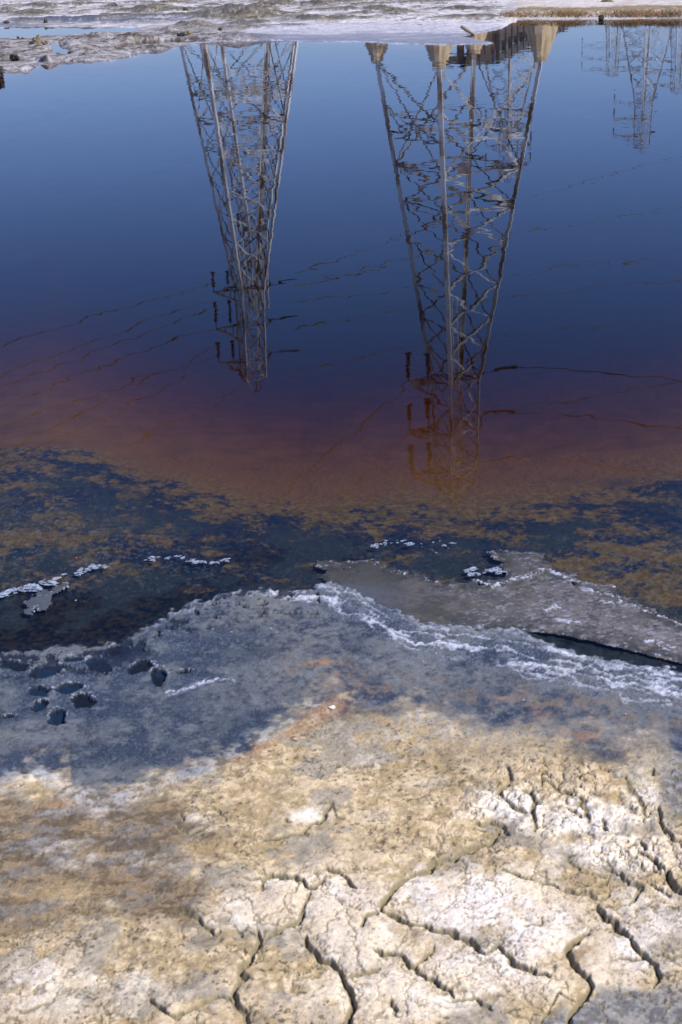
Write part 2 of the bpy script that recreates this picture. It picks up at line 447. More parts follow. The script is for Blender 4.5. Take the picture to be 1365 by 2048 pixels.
# ---- the near shore
CRACKS = [  # (half width in photo px, depth m, points)
 (8, .016, [(1003,1665),(983,1692),(943,1702),(903,1722),(868,1735),(838,1757),(808,1767),(790,1785),(765,1815),(763,1830)]),
 (9, .018, [(763,1830),(793,1840),(828,1857),(873,1867),(908,1875),(938,1887),(955,1905),(970,1916)]),
 (7, .015, [(975,1914),(1003,1907),(1033,1935),(1063,1950),(1100,1959)]),
 (3, .010, [(723,1855),(733,1840),(760,1832)]),
 (7, .014, [(745,1910),(763,1910),(803,1925),(828,1942),(858,1967),(888,1982),(908,2005)]),
 (3, .010, [(908,2005),(948,2005),(983,2025)]),
 (5, .012, [(828,1942),(853,1920),(862,1912)]), (1.6, .006, [(862,1914),(870,1900)]),
 (5, .012, [(698,1957),(728,1955),(758,1942)]),
 (9, .020, [(612,1880),(615,1900),(645,1920),(670,1935),(685,1950),(690,1970),(705,2000),(703,2030),(693,2075)]),
 (8, .016, [(520,1872),(508,1910),(485,1935),(492,1960),(470,1985),(468,2015),(492,2030),(495,2075)]),
 (5, .012, [(465,2010),(435,2002),(395,2015),(370,2035),(352,2040),(325,2025),(300,2007)]),
 (5, .012, [(365,1832),(395,1847),(415,1860),(425,1875),(442,1872)]),
 (2, .006, [(468,1857),(478,1868),(486,1880)]),
 (7, .014, [(542,1877),(570,1860),(595,1847),(602,1832)]), (2.5, .008, [(602,1832),(612,1810),(622,1788)]),
 (3, .008, [(487,1762),(520,1762)]), (7, .015, [(520,1764),(555,1760),(585,1760),(610,1777),(625,1787),(645,1772)]), (1.8, .006, [(526,1768),(527,1796)]),
 (5, .012, [(647,1744),(682,1755),(700,1767),(713,1785)]),
 (2, .006, [(1003,1745),(1053,1762),(1080,1770)]), (3.5, .010, [(1080,1770),(1108,1777),(1133,1790),(1168,1790),(1198,1807),(1222,1798)]),
 (10, .018, [(1188,1815),(1208,1840),(1238,1862),(1263,1885)]), (6, .016, [(1263,1885),(1283,1910),(1303,1930),(1318,1960),(1308,1982)]),
 (3, .010, [(1233,1922),(1283,1927)]), (2.5, .008, [(1303,1915),(1340,1920),(1380,1915)]),
 (8, .018, [(1175,1877),(1148,1890),(1135,1910),(1148,1940),(1175,1965),(1183,1990),(1163,2010),(1143,2045),(1130,2080)]),
 (2.5, .008, [(1203,1737),(1238,1755)]), (6, .012, [(1238,1755),(1263,1775),(1280,1792),(1258,1812)]),
 (5, .012, [(1280,1717),(1313,1735),(1338,1758)]), (9, .022, [(1338,1745),(1343,1780),(1385,1800)]),
 (6, .012, [(1013,1675),(1008,1655),(978,1647),(948,1657)]),
 (4, .012, [(1088,1570),(1118,1582),(1148,1600)]), (7, .006, [(1148,1590),(1163,1620),(1180,1655)]),
 (5, .014, [(1053,1585),(1070,1612),(1068,1645),(1072,1672)]), (2, .008, [(1100,1618),(1135,1622),(1165,1640)]),
 (4, .006, [(1013,1535),(1023,1565),(1003,1595),(1018,1615),(1050,1630)]),
 (5, .006, [(1250,1560),(1262,1585),(1280,1605),(1300,1640)]), (5, .014, [(1303,1548),(1313,1560)]),
 (6, .018, [(1313,1625),(1320,1650),(1345,1685),(1375,1695)]),
 (5, .014, [(1205,1640),(1212,1660),(1215,1670)]),
 (4, .010, [(568,1640),(580,1650)]), (5, .010, [(665,1608),(655,1635),(635,1650),(600,1672)]), (3, .007, [(600,1672),(565,1682),(525,1685)]), (2.5, .006, [(635,1612),(665,1612),(672,1635),(683,1645)]),
 (3, .008, [(360,1632),(367,1650)]), (3, .008, [(420,1615),(450,1635),(455,1650)]), (4, .007, [(355,1658),(380,1672),(415,1662)]),
 (2, .006, [(1050,2105),(1118,1995),(1150,2012)]), (3, .012, [(783,2005),(790,2030),(795,2040)]),
 (1.6, .005, [(1050,1857),(1083,1855),(1083,1840)]), (3, .010, [(1335,1690),(1365,1705)]), (3, .012, [(1340,1800),(1300,1775)]),
 (2.5, .008, [(700,1818),(718,1826)]), (2.4, .010, [(1280,1690),(1292,1712)]), (1.6, .006, [(1135,1727),(1150,1738),(1160,1745)])]

HOLES = [(25, 1331, 30, 9, 6), (92, 1344, 34, 11, -14), (82, 1383, 21, 9, -4), (138, 1377, 28, 9, -4), (168, 1402, 20, 14, 8), (78, 1413, 17, 9, -24),
         (114, 1437, 15, 17, 12), (16, 1434, 15, 4, -8), (200, 1330, 24, 14, 20), (318, 1352, 14, 16, 10), (282, 1334, 22, 10, -20), (370, 1343, 14, 4, -6), (150, 1318, 22, 6, 0),
         (238, 1300, 20, 10, 0)]

def crack_fields(U, V):
    """distance to the nearest crack in photo px, and its half width and depth"""
    d = np.full(U.shape, 60.0); w = np.zeros(U.shape); dp = np.zeros(U.shape)
    r2 = np.random.default_rng(5)
    rows = V[:, 0]; cs = U[0, :]
    best = np.full(U.shape, 60.0)
    for hw, depth, pts in CRACKS:
        P = np.array([from_target(x, y) for x, y in pts], float)
        seg = np.hypot(*np.diff(P, axis=0).T); L = np.concatenate([[0], np.cumsum(seg)])
        t = np.arange(0, L[-1], 1.6)
        px = np.interp(t, L, P[:, 0]); py = np.interp(t, L, P[:, 1])
        n = len(t)
        def wander(k, amp):
            kn = r2.normal(0, 1, max(3, int(L[-1] / k) + 3)); kn2 = np.interp(np.linspace(0, len(kn) - 1, n), np.arange(len(kn)), kn)
            return kn2 * amp
        px = px + wander(14, min(3.0, hw * .6)) + wander(8, .45); py = py + wander(14, min(3.0, hw * .5)) + wander(8, .45)
        ww = hw * .62 * (1 + wander(16, .22) + wander(9, .07))
        end = np.minimum(t, L[-1] - t)
        ww = ww * (0.25 + .75 * np.clip(end / (hw * 1.6 + 6), 0, 1)); ww = np.clip(ww, .5, None)
        for i in range(n):
            r0 = np.searchsorted(rows, py[i] - 50); r1 = np.searchsorted(rows, py[i] + 50)
            c0 = np.searchsorted(cs, px[i] - 50); c1 = np.searchsorted(cs, px[i] + 50)
            if r1 <= r0 or c1 <= c0: continue
            dd = np.sqrt((cs[None, c0:c1] - px[i]) ** 2 + (1.2 * (rows[r0:r1, None] - py[i])) ** 2) - ww[i]
            sub = d[r0:r1, c0:c1]; k = dd < sub
            sub[k] = dd[k]
            w[r0:r1, c0:c1][k] = ww[i]; dp[r0:r1, c0:c1][k] = depth
    return d, w, dp

def build_near(join):
    U, V, TX, TY = grid(rows_near)
    X, Y, warp, w2, s, mm = near_fields(U, V, TX, TY)
    zb = np.clip(s, 0, 900) * 0.00004
    X, Y = world_xy(U, V, zb)
    n_a = fbm(X, Y, 14, 5, 201, .55); n_b = fbm(X, Y, 60, 4, 211, .6); n_c = fbm(X, Y, 220, 3, 221, .6); n_d = fbm(X, Y, 5, 4, 231, .5)
    st = fbm(X * .8 + Y * .25, Y - X * .35, 16, 6, 241, .68, 1.9)      # drawn-out streaks on the left
    land = ss(s, -3, 6)
    z = np.where(s > 0, zb + .006 * (1 - np.exp(-np.clip(s, 0, None) / 26.0)), -bed_depth(mm) * np.clip(-s / 30.0, .12, 1))
    edge = np.exp(-((s - 5) / 7.0) ** 2)
    z = z + land * ((n_a - .5) * .007 + (n_b - .5) * .0026 + (n_c - .5) * .0009)
    z = z + (1 - land) * ((n_b - .5) * .006)
    # long hummocks of crusted salt running along the ridge on the right
    L1 = [(540, 1183), (600, 1190), (650, 1196), (720, 1228), (790, 1276), (850, 1292), (980, 1312), (1100, 1342), (1230, 1372), (1400, 1396)]
    L2 = [(1035, 1262), (1065, 1288), (1110, 1302), (1180, 1316), (1260, 1322), (1330, 1336), (1420, 1350)]
    L3 = [(1150, 1300), (1230, 1318), (1300, 1342), (1420, 1366)]
    wl_ = (n_a - .5) * 40
    l1 = np.maximum(np.exp(-((TY - curve(TX, L1) + wl_) / 9) ** 2), .75 * np.exp(-((TY - curve(TX, L1) + 24 + (n_d - .5) * 60 + wl_) / 9) ** 2)) * (TX > 535)
    l2 = np.exp(-((TY - curve(TX, L2) + wl_ * .6) / 5.5) ** 2) * (TX > 1035)
    l3 = np.exp(-((TY - curve(TX, L3) + wl_ * .6) / 5) ** 2) * (TX > 1140)
    l4 = np.exp(-((TY - curve(TX, [(330, 1386), (370, 1376), (410, 1362), (440, 1358), (470, 1366)]) + wl_ * .3) / 4.5) ** 2) * (TX > 330) * (TX < 472)
    l5 = edge * ss(TX, 250, 330) * .8
    saltl = np.maximum.reduce([l1 * .9, l2, l3 * .8, l4, l5 * .6])
    sfb = fbm(X, Y, 95, 5, 251, .72)
    saltm = np.zeros(X.shape)
    for k, (off, lw, cv, x0_, amp_) in enumerate(((0, 4.2, L1, 540, 1), (-14, 2.4, L1, 560, .8), (11, 2.2, L1, 560, .7), (-34, 2.0, L1, 560, .7), (22, 1.6, L1, 900, .6), (0, 4.0, L2, 1036, 1), (9, 2.4, L2, 1060, .8), (0, 3.2, L3, 1140, .9), (15, 2.0, L3, 1160, .7))):
        wv = (fbm(X, Y, 16, 5, 420 + k, .62) - .5) * 46
        dd_ = np.abs(TY - curve(TX, cv) - off + wv)
        pres = ss(fbm(X, Y, 9, 4, 440 + k, .6), .36, .52)
        saltm = np.maximum(saltm, amp_ * pres * ss(lw * .92 * (.55 + 1.1 * sfb) - dd_ + 1.5, 0, 3.0) * (TX > x0_))
    saltm = np.maximum(saltm, np.maximum(l4, l5 * .55) * ss(sfb, .44, .62)) * (.45 + .55 * ss(sfb, .36, .56))
    z = z + land * (saltl * .0025 + saltm * .0016)
    # crumbly blue-grey crust between ridge line and water
    crum = ss(s, -6, 8) * ss(-s, -120, -60) * ss(TX, 560, 640) + blobs(TX, TY, [(320, 1260, 110, 45, .8), (120, 1350, 190, 60, .8), (420, 1370, 120, 50, .5)])
    f1, f2 = worley(X + (n_b - .5) * .012, Y + (n_b - .5) * .012, 150, 3)
    z = z + land * crum * (.0022 * (0.6 - f1))
    # foot holes through the crust, filled with water
    hole = np.zeros(X.shape)
    hd = (fbm(X, Y, 45, 5, 261, .62) - .5) * 1.6
    lowz = np.clip(blobs(TX, TY, [(140, 1360, 260, 80, 1.6)]), 0, 1) * land
    z = z * (1 - .62 * lowz)
    hole_shade = np.zeros(X.shape); hrim = np.zeros(X.shape)
    for (hx, hy, rx, ry, an) in HOLES:
        a = math.radians(an); dx, dy = TX - hx, TY - hy
        q = np.hypot((dx * math.cos(a) + dy * math.sin(a)) / rx, (-dx * math.sin(a) + dy * math.cos(a)) / ry)
        hole = np.maximum(hole, ss(1.12 - q + hd * .9, 0.0, .30)); hole_shade = np.maximum(hole_shade, ss(1.20 - q + hd * .9, 0.0, .14))
        hrim = np.maximum(hrim, np.exp(-((q - 1.28) / .20) ** 2) * ss(hy - TY, -4, 6))
        z = z + .0025 * np.exp(-((q - 1.25) / .25) ** 2) * (rx > 13) * .5
    z = z * (1 - hole) + hole * (-.0042)
    # open breaks in the crust close to the water on the left
    brk = ss(fbm(X, Y, 32, 4, 271, .6) + blobs(TX, TY, [(215, 1312, 110, 26, .26), (60, 1318, 90, 12, .18), (330, 1250, 60, 20, .10), (470, 1185, 90, 10, .06), (300, 1290, 70, 30, .08)]), .60, .64) * ss(-s, -90, -20) * (TX < 640)
    z = z * (1 - brk * land) - .003 * brk * land
    # cracked plates
    d, w, dp = crack_fields(U, V)
    dn = d + (n_c - .5) * 2.2 + (n_b - .5) * 5
    plate = ss(TY - curve(TX, [(-500, 1930), (250, 1840), (350, 1800), (480, 1730), (640, 1690), (800, 1640), (900, 1530), (1000, 1500), (1400, 1500)]), -20, 40)
    fl = np.clip((2.2 - dn) / (w * .75 + 2.4), 0, 1) ** .9 * (d < 50)
    dp = dp * .66 * (1 - .45 * np.clip(blobs(TX, TY, [(1180, 1620, 170, 90, 1.5)]), 0, 1))
    z = z + plate * np.exp(-np.clip(d, 0, 60) / 7.0) * (n_c - .5) * .0030
    z = z - dp * fl * (0.80 + .5 * n_b) + plate * .0026 * (1 - np.exp(-np.clip(d, 0, 60) / 15.0))
    # popcorn lumps, upper right of the cracked ground
    lump = np.clip(blobs(TX, TY, [(1200, 1640, 150, 55, 1), (1040, 1600, 90, 55, .9), (1130, 1560, 120, 40, .8), (1330, 1720, 70, 60, 1), (1240, 1710, 90, 40, .8), (960, 1620, 60, 30, .7)]) * 1.5, 0, 1)
    lx, ly = X + (n_b - .5) * .020, Y + (n_b - .5) * .020
    g1, g2 = worley(lx, ly, 30, 9)
    k1, k2 = worley(lx, ly, 85, 19)
    z = z + lump * (.010 * (.65 - g1) + .0034 * (.6 - k1)) * (1 - fl)
    crev = lump * ss(.10 - (g2 - g1), 0, .08) * ss(n_a, .42, .52)
    z = z - crev * .006
    h1, h2 = worley(X + (n_a - .5) * .09 + (n_b - .5) * .03, Y * .8 + (fbm(X, Y, 14, 4, 402, .55) - .5) * .09 + (n_c - .5) * .006, 11, 29)
    web = ss(.055 - (h2 - h1), 0, .045) * plate * ss(fbm(X, Y, 7, 3, 403), .36, .50)
    z = z - web * .0022 * (1 - fl) + plate * .004 * np.clip(h2 - h1, 0, .4)
    # hairline wrinkles
    hair = ss(.030 - np.abs(fbm(X, Y, 26, 4, 281, .6) - .5), 0, .022) * ss(fbm(X, Y, 9, 3, 285), .5, .62)
    dry = ss(TY - curve(TX, [(-500, 1590), (0, 1575), (60, 1535), (140, 1540), (150, 1595), (210, 1612), (280, 1578), (400, 1548), (500, 1492), (560, 1450), (640, 1412),
                             (700, 1395), (900, 1450), (1050, 1470), (1200, 1500), (1365, 1510), (3000, 1540)]) + (n_a - .5) * 110 + (n_b - .5) * 40 + (n_d - .5) * 40, -34, 38)
    z = z - hair * dry * .0016
    pit = ss(fbm(X, Y, 150, 3, 291, .6), .66, .74) * dry * ss(n_d, .40, .55)
    z = z - pit * .0010
    # low relief of the dry tan mud
    z = z + dry * (fbm(X, Y, 28, 4, 295, .6) - .5) * .0055

    # ---------------- pigment
    sh = X.shape + (3,)
    full = lambda *a: np.broadcast_to(C(*a), sh)
    # under water
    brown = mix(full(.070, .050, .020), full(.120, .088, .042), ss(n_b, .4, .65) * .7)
    blue = full(.004, .0125, .032)  # dark bed patches, the mirrored sky's blue mixed into their colour
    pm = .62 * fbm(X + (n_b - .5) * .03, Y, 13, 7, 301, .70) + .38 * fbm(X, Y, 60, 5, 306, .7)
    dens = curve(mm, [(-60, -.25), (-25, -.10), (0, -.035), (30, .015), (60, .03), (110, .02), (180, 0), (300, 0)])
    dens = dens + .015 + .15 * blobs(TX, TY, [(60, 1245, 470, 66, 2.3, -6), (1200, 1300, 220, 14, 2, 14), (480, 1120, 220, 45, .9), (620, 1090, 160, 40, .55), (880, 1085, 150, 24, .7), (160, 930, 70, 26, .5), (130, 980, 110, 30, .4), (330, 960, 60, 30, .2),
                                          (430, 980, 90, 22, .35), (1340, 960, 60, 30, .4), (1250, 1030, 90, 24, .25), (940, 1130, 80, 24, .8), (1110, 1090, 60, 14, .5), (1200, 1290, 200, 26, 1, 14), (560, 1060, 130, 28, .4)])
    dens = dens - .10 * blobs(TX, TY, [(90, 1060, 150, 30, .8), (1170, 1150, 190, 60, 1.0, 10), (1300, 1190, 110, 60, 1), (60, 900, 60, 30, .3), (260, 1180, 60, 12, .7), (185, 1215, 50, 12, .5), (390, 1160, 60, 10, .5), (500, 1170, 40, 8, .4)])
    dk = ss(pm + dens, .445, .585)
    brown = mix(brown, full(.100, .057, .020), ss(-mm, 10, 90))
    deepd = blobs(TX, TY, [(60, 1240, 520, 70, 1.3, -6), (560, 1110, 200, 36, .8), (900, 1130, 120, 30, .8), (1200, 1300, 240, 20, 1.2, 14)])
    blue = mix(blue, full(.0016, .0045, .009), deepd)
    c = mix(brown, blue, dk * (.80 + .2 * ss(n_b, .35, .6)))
    soft = ss(fbm(X, Y, 6, 5, 309, .55) + (pm - .5) * .5, .47, .62) * ss(mm, -10, 60)
    c = mix(c, full(.018, .028, .034), soft * .68)
    # soft dark weed spots on the silt further out
    wd = blobs(TX, TY, [(1240, 936, 40, 12, .8), (1125, 922, 70, 12, .4), (500, 886, 60, 10, .35), (480, 940, 30, 6, .0)])
    c = mix(c, full(.02, .02, .03), wd * ss(n_a, .3, .5) * .8)
    c = mix(c, full(.05, .065, .08), ss(fbm(X, Y, 70, 4, 311, .65), .56, .70) * ss(mm, 30, 90) * .4 * (1 - .8 * np.clip(deepd, 0, 1)))
    lightb = ss(fbm(X, Y, 90, 3, 321, .65), .62, .72) * ss(mm, 60, 160) * ss(-s, 0, 60)
    c = mix(c, full(.14, .16, .18), lightb * .35 * (1 - .8 * np.clip(deepd, 0, 1)))
    bc = c
    # out of the water
    g = mix(full(.040, .054, .078), full(.125, .137, .140), ss(n_d * .5 + n_a * .5, .40, .60))
    g = mix(g, full(.18, .185, .17), blobs(TX, TY, [(520, 1220, 130, 45, .8), (620, 1270, 120, 40, .7), (850, 1350, 240, 30, .5, 8), (700, 1330, 150, 40, .6), (60, 1480, 160, 30, .5), (300, 1560, 160, 40, .4)]) * ss(n_b, .3, .55))
    g = mix(g, full(.024, .036, .062), blobs(TX, TY, [(300, 1420, 230, 60, .7), (120, 1370, 180, 50, .6), (440, 1290, 90, 20, .5), (130, 1500, 130, 18, .8), (1240, 1350, 260, 26, .7, 10), (760, 1240, 160, 26, .7, 24), (360, 1530, 120, 16, .5)]) * ss(n_b, .25, .6))
    g = mix(g, full(.022, .028, .042), ss(fbm(X, Y, 48, 5, 337, .72), .53, .66) * .6)
    g = mix(g, full(.20, .215, .22), ss(fbm(X, Y, 24, 5, 338, .7), .56, .70) * .45)
    g = mix(g, full(.20, .24, .28), ss(n_c, .60, .74) * .35)
    g = mix(g, full(.22, .17, .12), blobs(TX, TY, [(1150, 1420, 300, 36, .7, 6), (830, 1400, 160, 40, .7, 6), (640, 1350, 90, 50, .5)]) * ss(fbm(X, Y, 30, 5, 335, .65), .44, .62))
    crs = crum * ss(f1, .50, .15) * ss(n_b, .40, .60)
    g = mix(g, full(.20, .23, .29), crs * .7)
    g = mix(g, full(.58, .62, .70), saltm * .85)
    tan = mix(full(.44, .335, .18), full(.68, .54, .33), ss(n_b * .6 + n_a * .4, .38, .60))
    tan = mix(tan, full(.28, .22, .14), ss(fbm(X, Y, 38, 5, 333, .7), .54, .66) * .6)
    tan = mix(tan, full(.30, .29, .25), ss(fbm(X, Y, 12, 4, 331), .52, .62) * .6)
    # belt of greyer mud just past the damp line
    belt = np.exp(-((TY - curve(TX, [(600, 1440), (900, 1450), (1365, 1500)])) / 55.0) ** 2) * ss(TX, 640, 760)
    tan = mix(tan, full(.24, .235, .215), belt * .8 * ss(n_b, .3, .6))
    tan = mix(tan, full(.30, .235, .14), np.exp(-((TY - 1512 + (n_a - .5) * 60) / 14.0) ** 2) * ss(TX, 800, 900) * ss(n_b, .35, .6) * .8)
    # left streaks
    lz = blobs(TX, TY, [(60, 1700, 360, 95, 1.15, -8), (300, 1790, 170, 60, .9, 24), (0, 1830, 240, 50, .8)])
    lz = ss(lz + (n_a - .5) * .7 + (st - .5) * .8, .08, .62)
    strk = mix(full(.17, .165, .155), full(.27, .20, .12), ss(st, .40, .60))
    strk = mix(strk, full(.085, .065, .045), ss(fbm(X, Y, 24, 5, 341, .7, 1.8), .48, .60) * .8)
    strk = mix(strk, full(.26, .28, .31), ss(st, .36, .28) * .5)
    tan = mix(tan, strk, lz * .9)
    gld = blobs(TX, TY, [(70, 1800, 110, 14, .45, -10), (410, 1695, 60, 12, .6), (250, 1770, 60, 10, .3)])
    tan = mix(tan, full(.36, .235, .085), gld * ss(n_b, .35, .55))
    # pale salt-bleached mud
    pale = blobs(TX, TY, [(620, 1810, 140, 60, 1), (700, 1880, 110, 90, 1), (940, 1800, 190, 75, 1), (1080, 1860, 110, 80, 1), (1010, 1620, 110, 34, 1), (1170, 1640, 150, 50, 1), (1290, 1600, 70, 50, .7),
                          (1260, 1710, 170, 40, 1), (615, 1635, 45, 20, 1), (850, 1980, 160, 80, .95), (1000, 1960, 140, 60, .8), (1230, 1935, 70, 50, .9), (500, 1830, 110, 45, .9), (560, 1770, 90, 25, .8), (730, 1990, 80, 60, .9),
                          (400, 1640, 40, 14, .5), (70, 1545, 45, 30, .7), (110, 1560, 60, 26, .55), (200, 1970, 200, 50, .6), (330, 2010, 180, 60, .35), (80, 2010, 140, 50, .5), (1320, 1840, 90, 60, .45), (600, 1985, 90, 60, .45)])
    pm2 = ss(pale + (n_a - .5) * 1.0 + (n_b - .5) * .45 + (n_d - .5) * .5, .10, .85)
    palec = mix(full(.92, .84, .68), full(.83, .72, .52), ss(n_a, .42, .66))
    palec = mix(palec, full(.84, .78, .70), ss(n_d, .5, .64) * .6)
    tan = mix(tan, palec, pm2)
    tan = mix(tan, full(.60, .48, .32), ss(fbm(X, Y, 16, 4, 351), .52, .66) * plate * .5)
    # grey damp tongue in the bottom right corner and a patch on the right edge
    gr = ss(TY - curve(TX, [(900, 2110), (1120, 2042), (1200, 1995), (1290, 1978), (1400, 1970)]) + (n_a - .5) * 50, -8, 14)
    gr = np.maximum(gr, ss(blobs(TX, TY, [(1365, 1590, 60, 60, 1.0), (1330, 1560, 40, 30, .6), (1400, 1500, 90, 60, .9), (150, 1990, 70, 30, .55)]) + (n_b - .5) * .5, .35, .7))
    tan = mix(tan, mix(full(.14, .145, .15), full(.30, .295, .27), ss(n_b, .38, .62)), gr * .9)
    # rusty patches along the damp line
    og = blobs(TX, TY, [(650, 1425, 60, 22, 1, -25), (600, 1465, 70, 15, .9, -25), (520, 1500, 70, 13, .9, -30), (460, 1540, 60, 14, .6, -30), (650, 1330, 50, 12, .75), (690, 1352, 50, 8, .6), (740, 1340, 60, 5, .45, 8), (830, 1380, 90, 4, .5, 10),
                        (1085, 1432, 60, 12, .5, 10), (1160, 1475, 70, 22, .5), (1000, 1400, 80, 9, .4), (10, 1572, 30, 8, .6), (130, 1610, 60, 12, .5), (560, 1790, 60, 12, .20), (1045, 1985, 50, 16, .5), (1060, 1900, 60, 20, .25), (700, 1390, 60, 40, .35)])
    ogm = ss(og + (fbm(X, Y, 45, 5, 361, .7) - .5) * 1.5, .25, 1.05) * ss(og, .05, .4)
    out = mix(g, tan, dry)
    out = mix(out, full(.38, .215, .115), ogm * .75)
    rim = np.exp(-((TY - curve(TX, [(0, 1565), (70, 1540), (150, 1598), (215, 1610), (330, 1570), (440, 1530), (520, 1480), (620, 1420)])) / 16.0) ** 2) * (TX < 640)
    out = mix(out, full(.40, .43, .45), rim * ss(n_b, .42, .62) * .55)
    # specks and openings
    dsp = ss(fbm(X, Y, 110, 4, 375, .6), .635, .69) * ss(fbm(X, Y, 13, 3, 376), .42, .56) * dry * (1 - .6 * pm2)
    out = mix(out, full(.11, .09, .055), dsp * .85)
    spk = ss(fbm(X, Y, 260, 2, 371), .72, .80)
    out = mix(out, full(.14, .10, .055), spk * .5 * dry)
    out = mix(out, full(.15, .12, .07), pit * .6)
    out = mix(out, full(.16, .13, .075), hair * dry * .55)
    out = mix(out, full(.22, .18, .11), web * .75)
    rsp = ss(fbm(X, Y, 200, 2, 372), .70, .78) * blobs(TX, TY, [(560, 1800, 90, 40, 1), (1060, 1880, 110, 60, .9), (950, 1950, 80, 40, .6)])
    out = mix(out, full(.42, .22, .12), rsp * .7)
    out = mix(out, full(.33, .28, .18), ss(-dn, -4, 0) * .95)
    out = mix(out, full(.27, .235, .14), ss(fl, .25, .6) * .8)
    out = mix(out, full(.05, .042, .025), ss(fl + (n_b - .5) * .9 + (n_a - .5) * .6, .80, 1.0) * .75)  # crack cores painted darker, adding to the shade in their depths
    out = mix(out, full(.26, .22, .14), np.maximum(crev, lump * ss(k1, .55, .8) * .5) * .8)
    out = mix(out, full(.42, .46, .52), hrim * ss(n_c, .50, .62) * .8)
    out = mix(out, full(.008, .012, .020), hole_shade * .97)  # dark hole floor, with shade painted up its walls and over the rim
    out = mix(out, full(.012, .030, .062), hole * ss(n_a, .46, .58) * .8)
    out = mix(out, full(.015, .022, .04), brk * .9)
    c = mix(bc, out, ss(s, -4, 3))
    wet = np.clip((1 - dry) * .62 + gr * .25 + edge * .2, 0, 1) * (1 - .6 * saltm) * ss(z, -.002, .002)
    z[0, :] = join
    U2 = U
    # carry the bank on under and behind the camera
    Yx = np.array([1.35, .9, .3, -.6, -2.5, -8.0])
    sc = (cols - CX)[None, :] * np.maximum(Yx * CP + H * SP, .7)[:, None] / F
    Xe = sc; Ye = np.repeat(Yx[:, None], len(cols), 1); Ze = z[-1:, :] * 0 + .045 + (fbm(Xe, Ye, 3, 3, 401) - .5) * .02
    Ce = np.repeat(c[-1:, :, :], len(Yx), 0); We = np.repeat(wet[-1:, :], len(Yx), 0)
    X = np.vstack([X, Xe]); Y = np.vstack([Y, Ye]); z = np.vstack([z, Ze]); c = np.concatenate([c, Ce]); wet = np.vstack([wet, We])
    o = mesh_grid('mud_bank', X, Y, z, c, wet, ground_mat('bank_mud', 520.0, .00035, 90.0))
    tag(o, kind='structure')

far_z = build_far()
join = build_bed()
build_near(join)

# ---- water sheet
WATER = water_mat()
me = bpy.data.meshes.new('water')
me.from_pydata([(-420, -9, 0), (420, -9, 0), (420, 900, 0), (-420, 900, 0)], [], [(0, 1, 2, 3)])
me.materials.append(WATER)
wo_ = bpy.data.objects.new('water', me); COL.objects.link(wo_); tag(wo_, kind='structure')

# ------------------------------------------------------------------ mesh builder
class MB:
    def __init__(self): self.v = []; self.f = []
    def add(self, vs, fs):
        b = len(self.v); self.v += [tuple(p) for p in vs]; self.f += [tuple(b + i for i in f) for f in fs]
    def prism(self, p0, p1, prof, up=None, closed=True):
        p0, p1 = Vector(p0), Vector(p1); d = (p1 - p0)
        if d.length < 1e-6: return
        d.normalize()
        up = Vector(up) if up is not None else (Vector((0, 0, 1)) if abs(d.z) < .95 else Vector((1, 0, 0)))
        a = d.cross(up); a.normalize(); b = a.cross(d)
        n = len(prof)
        vs = [p0 + a * x + b * y for x, y in prof] + [p1 + a * x + b * y for x, y in prof]
        fs = [(i, (i + 1) % n, n + (i + 1) % n, n + i) for i in range(n)]
        fs += [tuple(range(n - 1, -1, -1)), tuple(range(n, 2 * n))]
        self.add(vs, fs)
    def angle(self, p0, p1, w, t=None, up=None):      # L-section steel
        t = t or w * .14
        self.prism(p0, p1, [(-w / 2, -w / 2), (w / 2, -w / 2), (w / 2, -w / 2 + t), (-w / 2 + t, -w / 2 + t), (-w / 2 + t, w / 2), (-w / 2, w / 2)], up)
    def bar(self, p0, p1, w, h=None, up=None):
        h = h or w
        self.prism(p0, p1, [(-w / 2, -h / 2), (w / 2, -h / 2), (w / 2, h / 2), (-w / 2, h / 2)], up)
    def rod(self, p0, p1, r, n=6):
        self.prism(p0, p1, [(r * math.cos(i * 2 * math.pi / n), r * math.sin(i * 2 * math.pi / n)) for i in range(n)])
    def tube(self, pts, r, n=5):
        base = len(self.v); pts = [Vector(p) for p in pts]
        for i, p in enumerate(pts):
            d = (pts[min(i + 1, len(pts) - 1)] - pts[max(i - 1, 0)]).normalized()
            a = d.cross(Vector((0, 0, 1))).normalized(); b = a.cross(d)
            for k in range(n):
                q = 2 * math.pi * k / n; self.v.append(tuple(p + a * r * math.cos(q) + b * r * math.sin(q)))
        for i in range(len(pts) - 1):
            for k in range(n):
                k2 = (k + 1) % n
                self.f.append((base + i * n + k, base + i * n + k2, base + (i + 1) * n + k2, base + (i + 1) * n + k))
    def rings(self, c, axis, prof, n=12):              # lathe round an axis: prof = [(distance along, radius)]
        c = Vector(c); d = Vector(axis).normalized()
        up = Vector((0, 0, 1)) if abs(d.z) < .9 else Vector((1, 0, 0))
        a = d.cross(up).normalized(); b = a.cross(d); base = len(self.v)
        for (h, r) in prof:
            for k in range(n):
                q = 2 * math.pi * k / n; self.v.append(tuple(c + d * h + a * r * math.cos(q) + b * r * math.sin(q)))
        for i in range(len(prof) - 1):
            for k in range(n):
                k2 = (k + 1) % n
                self.f.append((base + i * n + k, base + i * n + k2, base + (i + 1) * n + k2, base + (i + 1) * n + k))
    def build(self, name, mat, parent=None, smooth=False):
        me = bpy.data.meshes.new(name); me.from_pydata(self.v, [], self.f); me.update()
        if smooth: me.polygons.foreach_set('use_smooth', np.ones(len(me.polygons), bool))
        me.materials.append(mat)
        o = bpy.data.objects.new(name, me); COL.objects.link(o)
        if parent: o.parent = parent
        return o

def empty(name, loc, rz=0.0):
    o = bpy.data.objects.new(name, None); COL.objects.link(o); o.location = loc; o.rotation_euler = (0, 0, rz)
    o.empty_display_size = .3
    return o

